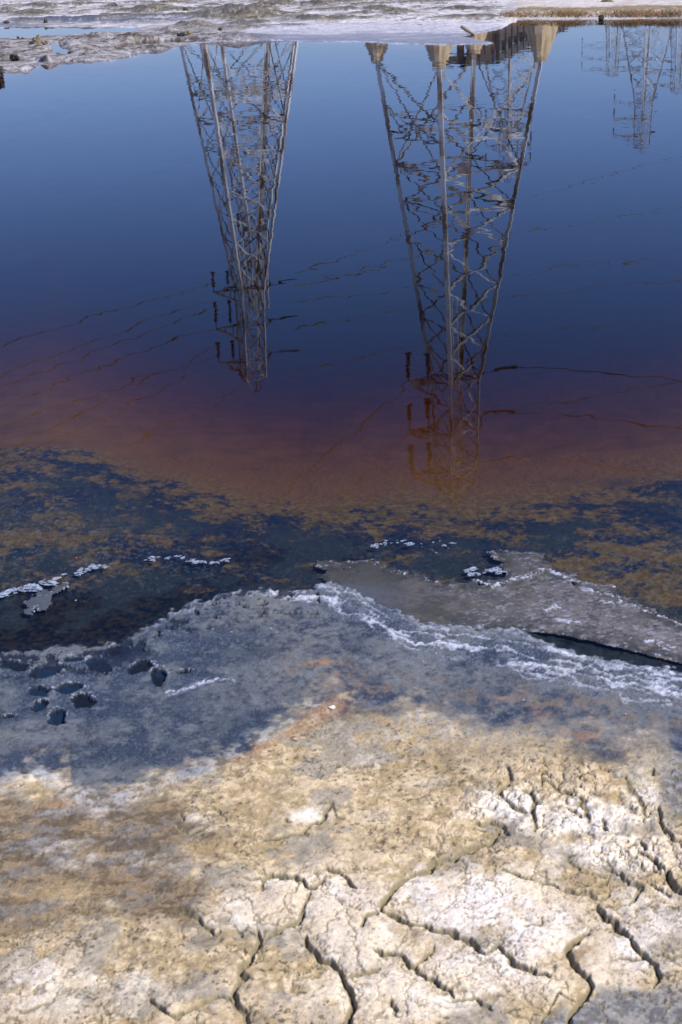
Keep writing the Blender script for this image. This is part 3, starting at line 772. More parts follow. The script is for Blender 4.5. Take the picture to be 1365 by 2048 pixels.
STEEL = noise_mat('galvanised_steel', (.30, .21, .13), (.74, .74, .74), .9, .6, 0.0, lo=.38, hi=.54, stretch=(1, 1, .5))
STEEL_D = noise_mat('shaded_weathered_steel', (.11, .08, .055), (.42, .39, .36), 1.2, .7, 0.0, lo=.38, hi=.60)  # rusty mottling plus painted shade, for members turned from the sun
CONC = noise_mat('stained_concrete', (.40, .29, .15), (.68, .55, .36), 1.6, .85, 0, bump=.01, lo=.3, hi=.62, stretch=(2.6, 2.6, .35))
GLASS = noise_mat('brown_porcelain', (.05, .03, .02), (.10, .06, .035), 3, .25)
WOOD = noise_mat('tarred_timber', (.045, .042, .042), (.12, .11, .11), 2.2, .9, bump=.01, stretch=(1, 1, 4))
WIRE = noise_mat('wire_aluminium', (.16, .15, .14), (.26, .25, .23), .4, .55, .3)

# ------------------------------------------------------------------ lattice pylons
LEV = [4.9, 9.2, 11.2, 13.5, 16.0, 18.6, 20.9, 23.0, 25.2, 26.7, 28.3, 29.8, 31.4, 33.0]
ARMS = [25.2, 28.3, 31.4]

def footing(sz=1.0):
    """tapered concrete pier, wide at the water, with a collar at its top"""
    m = MB(); n = 8
    prof = [(-1.5, 1.95 * sz), (0.0, 1.6 * sz), (2.4 * sz, 1.02 * sz), (3.9 * sz, .60 * sz), (4.5 * sz, .41 * sz), (4.58 * sz, .34 * sz), (4.9 * sz, .33 * sz)]
    rings = []
    for h, r in prof:
        ch = .62
        k = r
        rings.append([(k, -k * ch, h), (k, k * ch, h), (k * ch, k, h), (-k * ch, k, h), (-k, k * ch, h), (-k, -k * ch, h), (-k * ch, -k, h), (k * ch, -k, h)])
    vs = [p for r in rings for p in r]; fs = []
    for i in range(len(rings) - 1):
        for k in range(n):
            fs.append((i * n + k, i * n + (k + 1) % n, (i + 1) * n + (k + 1) % n, (i + 1) * n + k))
    fs.append(tuple(range((len(rings) - 1) * n, len(rings) * n)))
    m.add(vs, fs); return m

def pylon(loc, yaw, label, group, half0=3.6, half1=.98, sc=1.0, arm_dirs=((-.94, -.34), ), arm_len=3.0, right_dir=(.9, .25), detail=2, footings=True, top_only=False, arm_both=False):
    root = empty('transmission_pylon', loc, yaw)
    tag(root, label, 'pylon', group)
    iy = Matrix.Rotation(-yaw, 2)
    W = lambda h: (half0 + (half1 * 1.12 - half0) * (h - LEV[0]) / (25.2 - LEV[0])) if h < 25.2 else half1 * 1.12 + (half1 - half1 * 1.12) * (h - 25.2) / 7.8
    cor = [(-1, -1), (1, -1), (1, 1), (-1, 1)]
    P = lambda i, h: Vector((cor[i % 4][0] * W(h), cor[i % 4][1] * W(h), h)) * sc
    fm = None
    for i in range(4):
        m = MB()
        inward = Vector((-cor[i][0], -cor[i][1], 0))
        m.angle(P(i, 4.75), P(i, 25.2), .26 * sc, .05, inward)
        m.angle(P(i, 25.15), P(i, 33.0), .17 * sc, .035, inward)
        m.build('leg', STEEL, root)
        if footings:
            if fm is None: fo = footing(sc).build('concrete_footing', CONC, root); fm = fo
            else: fo = fm.copy(); COL.objects.link(fo); fo.parent = root
            fo.location = Vector((cor[i][0] * W(4.9), cor[i][1] * W(4.9), 0)) * sc
    for i in range(4):                                     # one braced panel set per face
        m = MB(); j = i + 1
        lv = [LEV[0], LEV[2]] + LEV[3:]
        for a, b in zip(lv[:-1], lv[1:]):
            w_ = (.10 if a < 24 else .055) * sc
            m.angle(P(i, a), P(j, b), w_, up=(0, 0, 1)); m.angle(P(j, a), P(i, b), w_, up=(0, 0, 1))
            if detail > 1 and a in (LEV[0],):
                mid = (P(i, a) + P(j, b) + P(j, a) + P(i, b)) / 4
                hm = a + (b - a) * .5
                m.angle(P(i, hm), mid, .08 * sc); m.angle(P(j, hm), mid, .08 * sc)
        # redundant members of the tall bottom panel
        if detail > 1:
            for (k, l_) in ((i, j), (j, i)):
                q = P(k, LEV[0]).lerp(P(l_, LEV[2]), .55)
                m.angle(P(l_, 9.2), q, .09 * sc); m.angle(P(l_, 7.4), P(k, LEV[0]).lerp(P(l_, LEV[2]), .72), .07 * sc)
        for h in (9.2, 11.2, 13.5, 25.2, 28.3, 31.4, 33.0):
            m.angle(P(i, h), P(j, h), (.12 if h < 25 else .09) * sc)
        m.build('bracing', STEEL if i == 0 else STEEL_D, root)  # first face in paler steel: its sunlit look is put into the colour
    m = MB()
    for h in (11.2, 25.2):
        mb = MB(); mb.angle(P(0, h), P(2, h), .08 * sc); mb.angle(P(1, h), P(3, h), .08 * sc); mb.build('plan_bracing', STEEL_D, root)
    if detail > 1:
        for dx_ in (.35, .75):
            m.rod(P(0, 19) + Vector((dx_, .1, 0)), P(0, 25.2) + Vector((dx_, .1, 0)), .03); m.rod(P(0, 25.19) + Vector((dx_, .1, 0)), P(0, 32.8) + Vector((dx_, .1, 0)), .03)
        for k in range(34):
            h = 19.2 + k * .39
            m.rod(P(0, h) + Vector((.33, .1, 0)), P(0, h) + Vector((.77, .1, 0)), .015, 4)
        m.build('climbing_ladder', STEEL, root)
    tips = {}
    tops = []
    if detail:                                            # little peak frames on top
        m = MB(); pk = Vector((0, 0, 34.1)) * sc
        for i in range(4): m.angle(P(i, 33.0), pk, .08 * sc)
        m.build('peak', STEEL_D, root)
    dirs = list(arm_dirs) + ([(-arm_dirs[0][0], -arm_dirs[0][1])] if arm_both else [])
    for li, h in enumerate(ARMS):
        for di, dxy in enumerate(dirs):
            dloc = iy @ Vector(dxy).normalized(); dl = Vector((dloc.x, dloc.y, 0))
            side = Vector((-dl.y, dl.x, 0))
            L = (arm_len + W(h)) * sc
            tip = Vector((0, 0, h * sc)) + dl * L
            m = MB()
            b1 = Vector((0, 0, h * sc)) + dl * W(h) * sc * .9 + side * W(h) * sc * .85; b2 = Vector((0, 0, h * sc)) + dl * W(h) * sc * .9 - side * W(h) * sc * .85
            t1 = b1 + Vector((0, 0, 1.25 * sc)); t2 = b2 + Vector((0, 0, 1.25 * sc))
            for b in (b1, b2, t1, t2): m.angle(b, tip, .11 * sc)
            for k in (.3, .62): m.angle(b1.lerp(tip, k), b2.lerp(tip, k), .07 * sc); m.angle(b1.lerp(tip, k), t1.lerp(tip, k), .06 * sc); m.angle(b2.lerp(tip, k), t2.lerp(tip, k), .06 * sc)
            m.angle(b1.lerp(tip, .3), b2.lerp(tip, .62), .06 * sc)
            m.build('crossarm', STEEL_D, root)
            tips[(li, di)] = root.matrix_basis @ tip if False else (Matrix.Translation(loc) @ Matrix.Rotation(yaw, 4, 'Z')) @ tip
            if detail:
                for q in ((1.0, .42) if detail > 1 else (1.0,)):
                    top = (Vector((0, 0, h * sc)) + dl * W(h) * sc).lerp(tip, q)
                    ms = MB(); ms.rod(top, top - Vector((0, 0, .55 * sc)), .03 * sc)
                    prof = []
                    nd = 11
                    for k in range(nd):
                        y0 = .5 + k * .145
                        prof += [(y0, .045), (y0 + .02, .17 if k < nd - 1 else .27), (y0 + .06, .16 if k < nd - 1 else .2), (y0 + .075, .05)]
                    ms.rings(top, (0, 0, -1), [(a_ * sc, r_ * sc) for a_, r_ in prof], 10)
                    ms.build('insulator_string', GLASS, root, True)
        if right_dir is not None:
            dloc = iy @ Vector(right_dir).normalized(); dl = Vector((dloc.x, dloc.y, 0))
            a0 = Vector((0, 0, (h - .35) * sc)) + dl * (W(h) * 1.25 + .7) * sc
            m = MB()
            for i in range(4):
                if Vector((cor[i][0], cor[i][1], 0)).dot(dl) > .2:
                    m.angle(P(i, h + .4), a0, .09 * sc); m.angle(P(i, h - .9), a0, .07 * sc)
            m.build('outrigger', STEEL_D, root)
            ms = MB(); prof = [(0, .03), (.7, .03)]
            for k in range(11):
                y0 = .7 + k * .145
                prof += [(y0, .045), (y0 + .02, .15), (y0 + .06, .14), (y0 + .075, .05)]
            prof += [(2.3, .05), (2.45, .03)]
            ax = dl + Vector((0, 0, -.06))
            ms.rings(a0, ax, [(a_ * sc, r_ * sc) for a_, r_ in prof], 10)
            ms.build('strain_insulator', GLASS, root, True)
            tips[(li, 'r')] = (Matrix.Translation(loc) @ Matrix.Rotation(yaw, 4, 'Z')) @ (a0 + ax.normalized() * 2.4 * sc)
    return root, tips

def base_at(x, y, D):
    """pylon axis: mirrored photo point (x,y), D metres ahead, dropped to the ground"""
    p = seen_at(x, y, D); return Vector((p.x, p.y, 0.0))

locA = base_at(913, 600, 91.3)
pA, tA = pylon(locA, math.radians(28), 'nearest steel lattice pylon on tapered concrete piers, mirrored in the right half of the pond', None, arm_len=2.3)
sg = MB(); sg.add([(-.35, 0, -.25), (.35, 0, -.25), (.35, 0, .25), (-.35, 0, .25), (-.35, .03, -.25), (.35, .03, -.25), (.35, .03, .25), (-.35, .03, .25)],
                  [(0, 1, 2, 3), (7, 6, 5, 4), (0, 4, 5, 1), (1, 5, 6, 2), (2, 6, 7, 3), (3, 7, 4, 0)])
so = sg.build('warning_sign', noise_mat('faded_sign', (.55, .40, .36), (.62, .50, .46), 6, .6), pA); so.location = (-1.2, -2.6, 10.9); so.rotation_euler = (0, 0, -math.radians(32))
locB = base_at(493, 450, 120.5)
pB, tB = pylon(locB, math.radians(20), 'steel lattice pylon with bright front leg, mirrored in the left half of the pond', None, half0=3.75, half1=.85, arm_len=2.2)
locB2 = base_at(508, 400, 148)
pB2, tB2 = pylon(locB2, math.radians(21), 'further lattice pylon standing right behind the left one, its mirror image inside the other', None, half0=3.9, half1=.8, arm_len=.9, detail=1, right_dir=None)
locC = base_at(1018, 250, 236)
pC, tC = pylon(locC, math.radians(40), 'distant lattice pylon mirrored just behind the right leg of the nearest pylon', None, half0=4.6, arm_len=3.0, detail=1, arm_both=True, right_dir=None)
locD = base_at(1288, 200, 268)
pD, tD = pylon(locD, math.radians(28), 'distant tall lattice pylon mirrored near the right edge of the pond', None, half0=4.3, arm_len=5.0, detail=1, right_dir=(.7, .7))
locE = base_at(1226, 110, 425)
pE, tE = pylon(locE, math.radians(8), 'farthest small lattice pylon with square arms, mirrored under the grassy bank', None, half0=2.6, half1=1.3, arm_len=7.5, arm_dirs=((-1, -.05),), detail=1, arm_both=True, right_dir=None)
locG = base_at(1358, 120, 372)
pG, tG = pylon(locG, math.radians(12), 'far lattice pylon cut by the right edge of the picture in its reflection', None, half0=2.8, half1=1.2, arm_len=7.5, arm_dirs=((-1, -.05),), detail=1, arm_both=True, right_dir=None)

# ------------------------------------------------------------------ wires
def wire(p0, p1, sag, label, r=.02, ext=1.0):
    p0, p1 = Vector(p0), Vector(p1); p1 = p0 + (p1 - p0) * ext
    n = 40; pts = []
    for i in range(n + 1):
        t = i / n; p = p0.lerp(p1, t); p.z -= sag * 4 * t * (1 - t); pts.append(p)
    m = MB(); m.tube(pts, r, 5); o = m.build('power_line', WIRE, None, True)
    tag(o, label, 'wire', 'power lines strung between the pylons'); return o
LA = 'thin wire sloping away to the left from the nearest pylon'
for (li, px, py) in ((0, 560, 1000), (1, 690, 1000), (2, 760, 1060)):
    t = tA[(li, 0)]; wire(t, seen_in_water(px, py, t.z - 1.0), .25, LA, .034, 1.35)
LB = 'thin wire sloping away to the right from the nearest pylon'
for (li, px, py) in ((0, 1365, 770), (1, 1365, 868), (2, 1365, 962)):
    t = tA[(li, 'r')]; wire(t, seen_in_water(px, py, t.z - .8), .3, LB, .034, 1.6)
for (x0, y0, x1, y1) in ((965, 832, 1365, 772), (975, 933, 1365, 860)):
    p = seen_at(x0, y0, 91); wire(p, seen_in_water(x1, y1, p.z - .8), .3, LB, .026, 1.6)
LC = 'thin wire sloping away to the left from the left pylon'
for (x0, y0, x1, y1) in ((430, 568, 0, 702), (435, 615, 0, 787), (425, 655, 0, 817), (435, 712, 0, 862), (440, 690, 15, 912), (400, 745, 0, 940), (472, 785, 90, 992), (432, 600, 0, 762)):
    p = seen_at(x0, y0, 117); wire(p, seen_in_water(x1, y1, p.z - .6), .3, LC, .034, 1.5)
LD = 'thin wire running to the right from the left pylon, high over the pond'
for (x0, y0, x1, y1) in ((592, 545, 1365, 318), (592, 574, 1365, 420), (600, 605, 1365, 520), (585, 655, 1365, 566), (595, 738, 1365, 640)):
    p = seen_at(x0, y0, 118); wire(p, seen_at(x1, y1, 210), .8, LD, .034, 1.15)

# ------------------------------------------------------------------ boardwalk on posts
def boardwalk():
    p_a = seen_at(905, 131, 97); p_b = seen_at(966, 132, 98.5); p_c = seen_at(1136, 52, 148)
    for p in (p_a, p_b, p_c): p.z = 0
    root = empty('boardwalk', p_b)
    tag(root, 'dark timber boardwalk on posts with a railing, mirrored between the concrete piers', 'boardwalk')
    rel = lambda p, z: Vector((p.x - p_b.x, p.y - p_b.y, z))
    DZ, RZ = 3.5, 5.30
    dirv = (p_c - p_b).normalized(); nrm = Vector((dirv.y, -dirv.x, 0)) * .8
    path = [(p_a, p_b), (p_b, p_c + (p_c - p_b) * .6)]
    m = MB()
    for a, b in path:
        d = (b - a).normalized(); off = Vector((-d.y, d.x, 0)) * 1.0
        n = int((b - a).length / .30)
        for k in range(n):                               # deck boards
            q = a.lerp(b, (k + .5) / n)
            m.bar(rel(q - off, DZ), rel(q + off, DZ), .24, .07, up=(0, 0, 1))
    m.build('deck', WOOD, root)
    for a, b in path:
        d = (b - a).normalized(); off = Vector((-d.y, d.x, 0)) * .95
        for sgn in (-1, 1):
            mr_ = MB(); a2, b2 = a + off * sgn, b + off * sgn
            mr_.bar(rel(a2, RZ), rel(b2, RZ), .16, .62, up=(0, 0, 1))
            mr_.build('rail', WOOD, root)
            mf = MB(); mf.bar(rel(a2, DZ - .1), rel(b2, DZ - .1), .12, 1.6, up=(0, 0, 1)); mf.build('fascia', WOOD, root)
            L = (b - a).length; n = max(2, int(L / 2.9)); pm_ = None
            for k in range(n + 1):
                q = a2.lerp(b2, k / n)
                if pm_ is None:
                    mp = MB(); mp.bar((0, 0, -1.2), (0, 0, RZ + .34), .26, .24); pm_ = mp.build('post', WOOD, root); po = pm_
                else:
                    po = pm_.copy(); COL.objects.link(po); po.parent = root
                po.location = rel(q, 0) + d * .03
boardwalk()

# ------------------------------------------------------------------ rocks, clods, driftwood on the far shore
def lump_mesh(r, seed, squash=(1, 1, .8), sub=3, rough=.35, block=0.0):
    import bmesh
    bm = bmesh.new(); bmesh.ops.create_icosphere(bm, subdivisions=sub, radius=1.0)
    rs = np.random.default_rng(seed); ph = rs.random((5, 3)) * 6.28; fr = rs.normal(0, 1.6, (5, 3))
    for v in bm.verts:
        p = v.co
        if block:
            m_ = max(abs(p.x), abs(p.y), abs(p.z)); p = p.lerp(p / m_ * .8, block)
        k = 1.0
        for a in range(5):
            k += rough * .22 * math.sin(fr[a][0] * (a + 1) * .8 * v.co.x + fr[a][1] * (a + 1) * .8 * v.co.y + fr[a][2] * (a + 1) * .8 * v.co.z + ph[a][0])
        k += rough * .12 * (rs.random() - .5)
        v.co = Vector((p.x * squash[0], p.y * squash[1], p.z * squash[2])) * r * k
    me = bpy.data.meshes.new('rock'); bm.to_mesh(me); bm.free()
    return me

ROCKM = noise_mat('dark_rock', (.03, .026, .022), (.11, .095, .075), 14, .9, bump=.004)
CLOD = noise_mat('ochre_clod', (.10, .085, .05), (.30, .25, .15), 16, .95, bump=.006)
SALTM = noise_mat('salt_crystals', (.16, .21, .28), (.46, .53, .64), 240, .5, bump=.0006, lo=.3, hi=.7)
rocks = [
 (31, 120, .075, 'dark square block standing in the shallow pool by the small island at the left edge', ROCKM, .8, 1.0),
 (0, 152, .075, 'dark block cut by the left edge of the picture, in the open water', ROCKM, .7, 1.3),
 (92, 47, .05, 'upright dark stone standing in the damp band behind the left pool', ROCKM, .3, 1.5),
 (172, 38.5, .045, 'small round dark stone on the salt behind the left pool', ROCKM, .2, 1.0),
 (277, 77, .10, 'dark jagged rock on the gravel spit at the end of the left pools', ROCKM, .4, .6),
 (363, 75, .075, 'dark chunk beside the brown clod just above the shoreline', ROCKM, .6, 1.0),
 (377, 72, .09, 'brown rounded clod beside the dark chunk just above the shoreline', CLOD, .3, .75),
 (374, 24, .11, 'pale brown boulder lying on the white salt strip left of the big mound', CLOD, .3, .9),
 (441, 62, .05, 'small dark clod on the grey mud right of the shoreline chunks', ROCKM, .3, .9),
 (840, 53, .05, 'dark square-cut lump lying on the smooth white salt apron', ROCKM, .7, .55),
 (857, 51, .035, 'flat dark chip just right of the square-cut lump on the salt apron', ROCKM, .5, .35),
 (1215, 12, .16, 'rounded brown rock on the white strip behind the grassy bank', CLOD, .2, .8),
 (1203, 38, .07, 'dark square block on the edge of the grassy bank', ROCKM, .8, .9),
 (148, 17, .10, 'small brown clod on the bright salt near the top left', CLOD, .3, .5),
 (228, 13, .12, 'dark pointed clod on the mound at the top left', CLOD, .2, .7),
 (833, 1, .14, 'dark flat rock at the very top of the picture', ROCKM, .4, .5),
 (14, 48, .09, 'dark lump at the left edge beside the damp band', ROCKM, .3, .6),
 (46, 79, .035, 'small dark stone left of the ochre crust clump', ROCKM, .3, .8),
 (37, 79, .03, 'thin dark upright stub further left of the ochre crust clump', ROCKM, .4, 1.6)]
for i, (x, y, r, lab, mt, blk, sq) in enumerate(rocks):
    me_ = lump_mesh(r, 50 + i, (1, .9, sq), 3, .5, blk); me_.materials.append(mt)
    o = bpy.data.objects.new('rock', me_); COL.objects.link(o)
    p = place(x, y, .02); o.location = (p.x, p.y, .02 + r * sq * .55); o.rotation_euler = (0, 0, i * 1.7)
    tag(o, lab, 'rock')
# ochre crust clump made of stubby spires
cm = MB(); r3 = np.random.default_rng(3)
for k in range(26):
    a, b = r3.normal(0, .085), r3.normal(0, .10); h = .05 + .15 * math.exp(-(a * a + b * b) / .012) * r3.uniform(.6, 1)
    cm.rings((a, b, 0), (r3.normal(0, .12), r3.normal(0, .12), 1), [(0, .035), (h * .5, .034), (h * .85, .026), (h, .004)], 7)
co_ = cm.build('crust_clump', CLOD); p = place(77, 90, .05); co_.location = (p.x, p.y, .06)
tag(co_, 'spiky ochre crust clump on the islet in the left pools', 'clod')
# driftwood stick
p0 = place(922, 66.5, .03); p1 = place(934, 73, .03)
dm = MB(); dm.rings((0, 0, 0), (1, 0, .0), [(0, .006), (.01, .035), (.12, .040), (.26, .034), (.34, .03), (.36, .005)], 8)
do = dm.build('driftwood', noise_mat('bleached_wood', (.25, .19, .11), (.5, .42, .28), 20, .9, stretch=(1, 6, 6)), None, True)
do.location = (p0.x, p0.y, .16); do.rotation_euler = (0, math.radians(28), math.radians(-30))
tag(do, 'short pale driftwood stick tilted on the tip of the salt spit', 'driftwood')

# ------------------------------------------------------------------ marsh grass on the far right bank
def grass():
    m = MB(); rg = np.random.default_rng(9)
    for k in range(9000):
        x = rg.uniform(1000, 1480); y = rg.choice([rg.uniform(20, 32), rg.uniform(24, 33)])
        if rg.random() > .35 + .65 * (0.5 + .5 * math.sin(x * .045 + 1.3 * math.sin(x * .017))) and y < 36: continue
        p = place(x, y, .1); h = rg.uniform(.03, .12) * (1.0 if x > 1070 else .6) * (.55 + .45 * math.sin(x * .03 + 2) ** 2)
        a = rg.uniform(0, 6.28); w = rg.uniform(.003, .008); ln = rg.normal(0, .05, 2)
        d = Vector((math.cos(a) * w, math.sin(a) * w, 0)); b = Vector((p.x, p.y, .07)); t = b + Vector((ln[0], ln[1], h)); mid = b.lerp(t, .5) + Vector((0, 0, .01))
        m.add([b - d, b + d, mid + d * .7, mid - d * .7, t], [(0, 1, 2, 3), (3, 2, 4)])
    mt, n, l, out = new_mat('marsh_grass')
    tc = n.new('ShaderNodeTexCoord'); no = n.new('ShaderNodeTexNoise'); no.inputs['Scale'].default_value = 1.6; no.inputs['Detail'].default_value = 5
    l.new(tc.outputs['Object'], no.inputs['Vector'])
    cr = n.new('ShaderNodeValToRGB'); cr.color_ramp.elements[0].position = .36; cr.color_ramp.elements[0].color = (.10, .11, .03, 1)
    cr.color_ramp.elements[1].position = .5; cr.color_ramp.elements[1].color = (.36, .19, .06, 1)
    e = cr.color_ramp.elements.new(.64); e.color = (.28, .21, .12, 1)
    l.new(no.outputs['Fac'], cr.inputs[0]); b = n.new('ShaderNodeBsdfPrincipled'); b.inputs['Roughness'].default_value = .8
    l.new(cr.outputs[0], b.inputs['Base Color']); l.new(b.outputs[0], out.inputs['Surface'])
    o = m.build('marsh_grass', mt); tag(o, 'low orange and green marsh grass along the far right bank', 'grass', None, 'stuff')
grass()

# ------------------------------------------------------------------ crust slabs lying in the shallows
def slab(name, pts, thick, z0, mat, label, cells=240, white=()):
    P = np.array(pts, float); x0, y0 = P.min(0) - 14; x1, y1 = P.max(0) + 14
    nx = int((x1 - x0) / 1.8) + 2; ny = int((y1 - y0) / 1.5) + 2
    TX, TY = np.meshgrid(np.linspace(x0, x1, nx), np.linspace(y0, y1, ny))
    du, dv = TX - CX, TY - CY
    U = CX + du * CR - dv * SR; V = CY + du * SR + dv * CR
    X, Y = world_xy(U, V, z0)
    w = (fbm(X, Y, 22, 5, 501, .6) - .5) * 44 + (fbm(X, Y, 90, 3, 502, .6) - .5) * 7
    w = w * (1 - .75 * ss(TY, 1215, 1250))
    sdv = poly_sdf(TX, TY, pts) + w
    a = fbm(X, Y, 18, 5, 503, .55); b = fbm(X, Y, 70, 4, 504, .65); c_ = fbm(X, Y, 7, 3, 505); f = fbm(X, Y, 200, 3, 506)
    z = z0 + (a - .5) * .0014 + (b - .5) * .0004 - ss(sdv, -14, 0) * thick * .5
    wl = np.zeros(X.shape)
    for (wd, ln) in white:
        L = np.array(ln, float); dd = np.full(X.shape, 1e9)
        for i in range(len(L) - 1):
            ex, ey = L[i + 1] - L[i]; t = np.clip(((TX - L[i, 0]) * ex + (TY - L[i, 1]) * ey) / (ex * ex + ey * ey), 0, 1)
            dd = np.minimum(dd, np.hypot(TX - L[i, 0] - t * ex + (b - .5) * 14, TY - L[i, 1] - t * ey + (b - .5) * 10))
        wl = np.maximum(wl, np.exp(-(dd / wd) ** 2))
    rim = ss(sdv, -13, -5)
    wm = ss(np.maximum(wl, rim * .30) * .6 + (fbm(X, Y, 95, 5, 507, .75) - .5) * 2.4, .42, .85) * ss(np.maximum(wl, rim * .5), .1, .45)
    z = z + wm * .0018 + wl * .001
    full = lambda *q: np.broadcast_to(C(*q), X.shape + (3,))
    col = mix(full(.062, .060, .050), full(.110, .102, .092), ss(a * .6 + c_ * .4, .42, .60))
    col = mix(col, full(.055, .058, .058), ss(c_ + (b - .5) * .4, .48, .62) * .7)
    col = mix(col, full(.20, .18, .18), ss(TX, 950, 1150) * .6 * ss(b, .35, .6))
    col = mix(col, full(.34, .35, .40), ss(fbm(X, Y, 60, 5, 508, .72, 1.8), .56, .68) * ss(TX, 800, 1000) * .5)
    col = mix(col, full(.050, .043, .035), ss(-TX, -900, -700) * ss(a, .40, .6) * .6)
    col = mix(col, full(.030, .034, .034), ss(sdv + (b - .5) * 40, -34, -4) * ss(fbm(X, Y, 40, 4, 509, .65), .40, .56) * .85)
    col = mix(col, full(.085, .10, .125), ss(-TX, -860, -700) * ss(TY, 1150, 1190) * .8)
    col = mix(col, full(.55, .59, .70), wm * .85)
    keep = sdv < 0
    idx = np.full(X.shape, -1); 
    kv = np.argwhere(keep); idx[keep] = np.arange(len(kv))
    top = np.stack([X[keep], Y[keep], z[keep]], -1); bot = top.copy(); bot[:, 2] -= thick
    q = keep[:-1, :-1] & keep[1:, :-1] & keep[:-1, 1:] & keep[1:, 1:]
    i0 = idx[1:, :-1][q]; i1 = idx[1:, 1:][q]; i2 = idx[:-1, 1:][q]; i3 = idx[:-1, :-1][q]
    F1 = np.stack([i0, i1, i2, i3], -1); N = len(top); F2 = F1[:, ::-1] + N
    # side walls: edges used once
    ed = np.concatenate([F1[:, [0, 1]], F1[:, [1, 2]], F1[:, [2, 3]], F1[:, [3, 0]]])
    key = np.sort(ed, 1); kk = key[:, 0].astype(np.int64) * N + key[:, 1]
    u_, ii, ct = np.unique(kk, return_index=True, return_counts=True)
    be = ed[ii[ct == 1]]
    F3 = np.stack([be[:, 1], be[:, 0], be[:, 0] + N, be[:, 1] + N], -1)
    FF = np.concatenate([F1, F2, F3]).tolist(); VV = np.concatenate([top, bot]).tolist()
    me_ = bpy.data.meshes.new(name); me_.from_pydata(VV, [], FF); me_.update()
    me_.polygons.foreach_set('use_smooth', np.ones(len(me_.polygons), bool))
    at = me_.color_attributes.new('pigment', 'FLOAT_COLOR', 'POINT')
    cc = np.concatenate([col[keep], col[keep]]); cc = np.concatenate([cc, np.ones((len(cc), 1))], 1).astype(np.float32); at.data.foreach_set('color', cc.ravel())
    wt = me_.attributes.new('wet', 'FLOAT', 'POINT'); wv = .5 * (1 - wm[keep]); wt.data.foreach_set('value', np.concatenate([wv, wv]).astype(np.float32))
    me_.materials.append(mat)
    o = bpy.data.objects.new(name, me_); COL.objects.link(o); tag(o, label, 'salt crust'); return o
CRUSTM = ground_mat('crust_skin', 700.0, .0008, 90.0)
SLAB = [(628, 1132), (660, 1120), (740, 1120), (800, 1134), (860, 1150), (905, 1156), (960, 1166), (1000, 1160), (1012, 1140), (1000, 1118), (972, 1104), (1030, 1098), (1070, 1103), (1100, 1118), (1112, 1142),
        (1160, 1156), (1222, 1168), (1244, 1192), (1260, 1206), (1320, 1228), (1400, 1262), (1480, 1330), (1480, 1360), (1365, 1328), (1280, 1306), (1200, 1288), (1120, 1268), (1040, 1264), (960, 1276), (850, 1266), (780, 1238), (715, 1204), (660, 1172)]
slab('salt_crust', SLAB, .0016, .0010, CRUSTM, 'large grey slab of salt crust with white edges lying in the shallows at right',
     white=((6, [(850, 1140), (890, 1146), (920, 1148)]), (5, [(950, 1160), (985, 1172), (1020, 1160), (1060, 1150), (1090, 1138), (1120, 1150), (1150, 1162)]), (4, [(1165, 1180), (1200, 1186), (1235, 1192)]), (4, [(1200, 1202), (1240, 1208)]),
            (5, [(1110, 1236), (1140, 1244), (1162, 1250)]), (5, [(1262, 1276), (1310, 1284), (1365, 1296), (1420, 1310)]), (4, [(1320, 1294), (1350, 1302)]), (4, [(1240, 1202), (1300, 1224), (1390, 1258)]), (5, [(1090, 1220), (1120, 1212)])))
slab('salt_crust', [(52, 1206), (80, 1186), (110, 1172), (138, 1162), (140, 1174), (108, 1190), (106, 1204), (92, 1214), (60, 1222)], .004, .004, CRUSTM, 'small thin grey plate of salt crust in the dark shallows at far left')

# ------------------------------------------------------------------ loose salt clumps and grains
rows_ = [([(0, 1190), (20, 1184), (45, 1178), (78, 1178)], 16, .0075, 'knobbly white salt clump in the broken row at the left edge of the shallows', 'salt clumps in the row at the left edge'),
         ([(158, 1142), (180, 1138), (200, 1131), (222, 1134)], 14, .0065, 'white salt clump in the short bright ridge left of the middle of the dark shallows', 'salt clumps in the bright ridge'),
         ([(80, 1166), (92, 1162), (135, 1149)], 6, .005, 'small pale salt clump between the left plate and the bright ridge', 'salt clumps between plate and ridge'),
         ([(290, 1122), (345, 1112), (400, 1124), (460, 1118)], 16, .0045, 'low bluish salt clump in the thin line off the middle of the shore', 'salt clumps in the thin middle line'),
         ([(740, 1090), (790, 1084), (870, 1100), (905, 1084), (840, 1084)], 12, .005, 'scattered white salt clump on the dark weed beyond the grey slab', 'salt clumps beyond the grey slab'),
         ([(930, 1140), (950, 1148), (985, 1140), (1000, 1142)], 14, .006, 'white salt clump crowded in the notch of the grey slab', 'salt clumps in the slab notch')]
r4 = np.random.default_rng(21)
protos = []
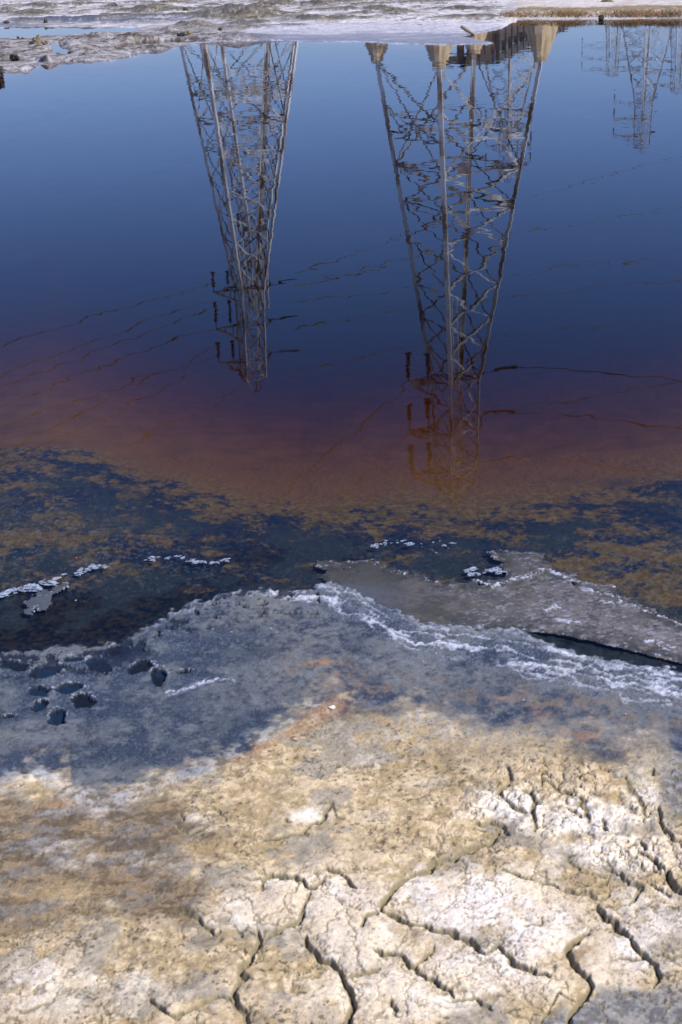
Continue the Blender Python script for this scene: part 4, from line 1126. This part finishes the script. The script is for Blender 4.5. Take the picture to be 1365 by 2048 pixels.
for k in range(5):
    mm_ = lump_mesh(1.0, 300 + k, (1.7, 1.1, .42), 3, 2.4); mm_.materials.append(SALTM); protos.append(mm_)
for path, n, r, lab, grp in rows_:
    P = np.array(path, float)
    for k in range(int(n * 2.0)):
        t = r4.uniform(0, len(P) - 1.001); i = int(t); q = P[i] + (P[i + 1] - P[i]) * (t - i)
        q = q + r4.normal(0, 1, 2) * (6, 3)
        o = bpy.data.objects.new('salt_clump', protos[k % 5]); COL.objects.link(o)
        p = place(q[0], q[1], .001); s_ = r * .40 * r4.lognormal(0, .5)
        o.location = (p.x, p.y, .001); o.scale = (s_, s_, s_); o.rotation_euler = (0, 0, r4.normal(0, .5))
        tag(o, lab, 'salt clump', grp)
grains = [(86, 1502), (812, 1433), (984, 1429), (570, 1404), (1252, 1428), (582, 1520), (508, 1548), (568, 1546), (873, 1307), (847, 1323), (464, 1264), (543, 1257), (554, 1265), (380, 1499), (386, 1510), (152, 1201), (1010, 1262), (1048, 1400)]
GR = noise_mat('bright_grain', (.75, .76, .78), (.85, .86, .88), 50, .3)
gm = lump_mesh(1.0, 77, (1, 1, .8), 2, .5); gm.materials.append(GR)
for (x, y) in grains:
    o = bpy.data.objects.new('salt_grain', gm); COL.objects.link(o); p = place(x, y, .012); s_ = r4.uniform(.0011, .0018)
    o.location = (p.x, p.y, .0125); o.scale = (s_,) * 3; tag(o, 'tiny bright salt grain glinting on the damp mud', 'salt grain', 'bright salt grains on the mud')
sm = lump_mesh(.0062, 78, (1.2, .8, .55), 3, .4); sm.materials.append(GR)
o = bpy.data.objects.new('pebble', sm); COL.objects.link(o); p = place(665, 1416, .017); o.location = (p.x, p.y, .019); tag(o, 'single smooth white pebble on the rusty patch', 'pebble')
rm = lump_mesh(.0026, 79, (1, 1, .9), 2, .2); rm.materials.append(noise_mat('red_skin', (.65, .06, .02), (.75, .10, .04), 40, .4))
o = bpy.data.objects.new('berry', rm); COL.objects.link(o); p = place(153, 1116, .003); o.location = (p.x, p.y, .003); tag(o, 'tiny bright red speck floating in the left shallows', 'berry')
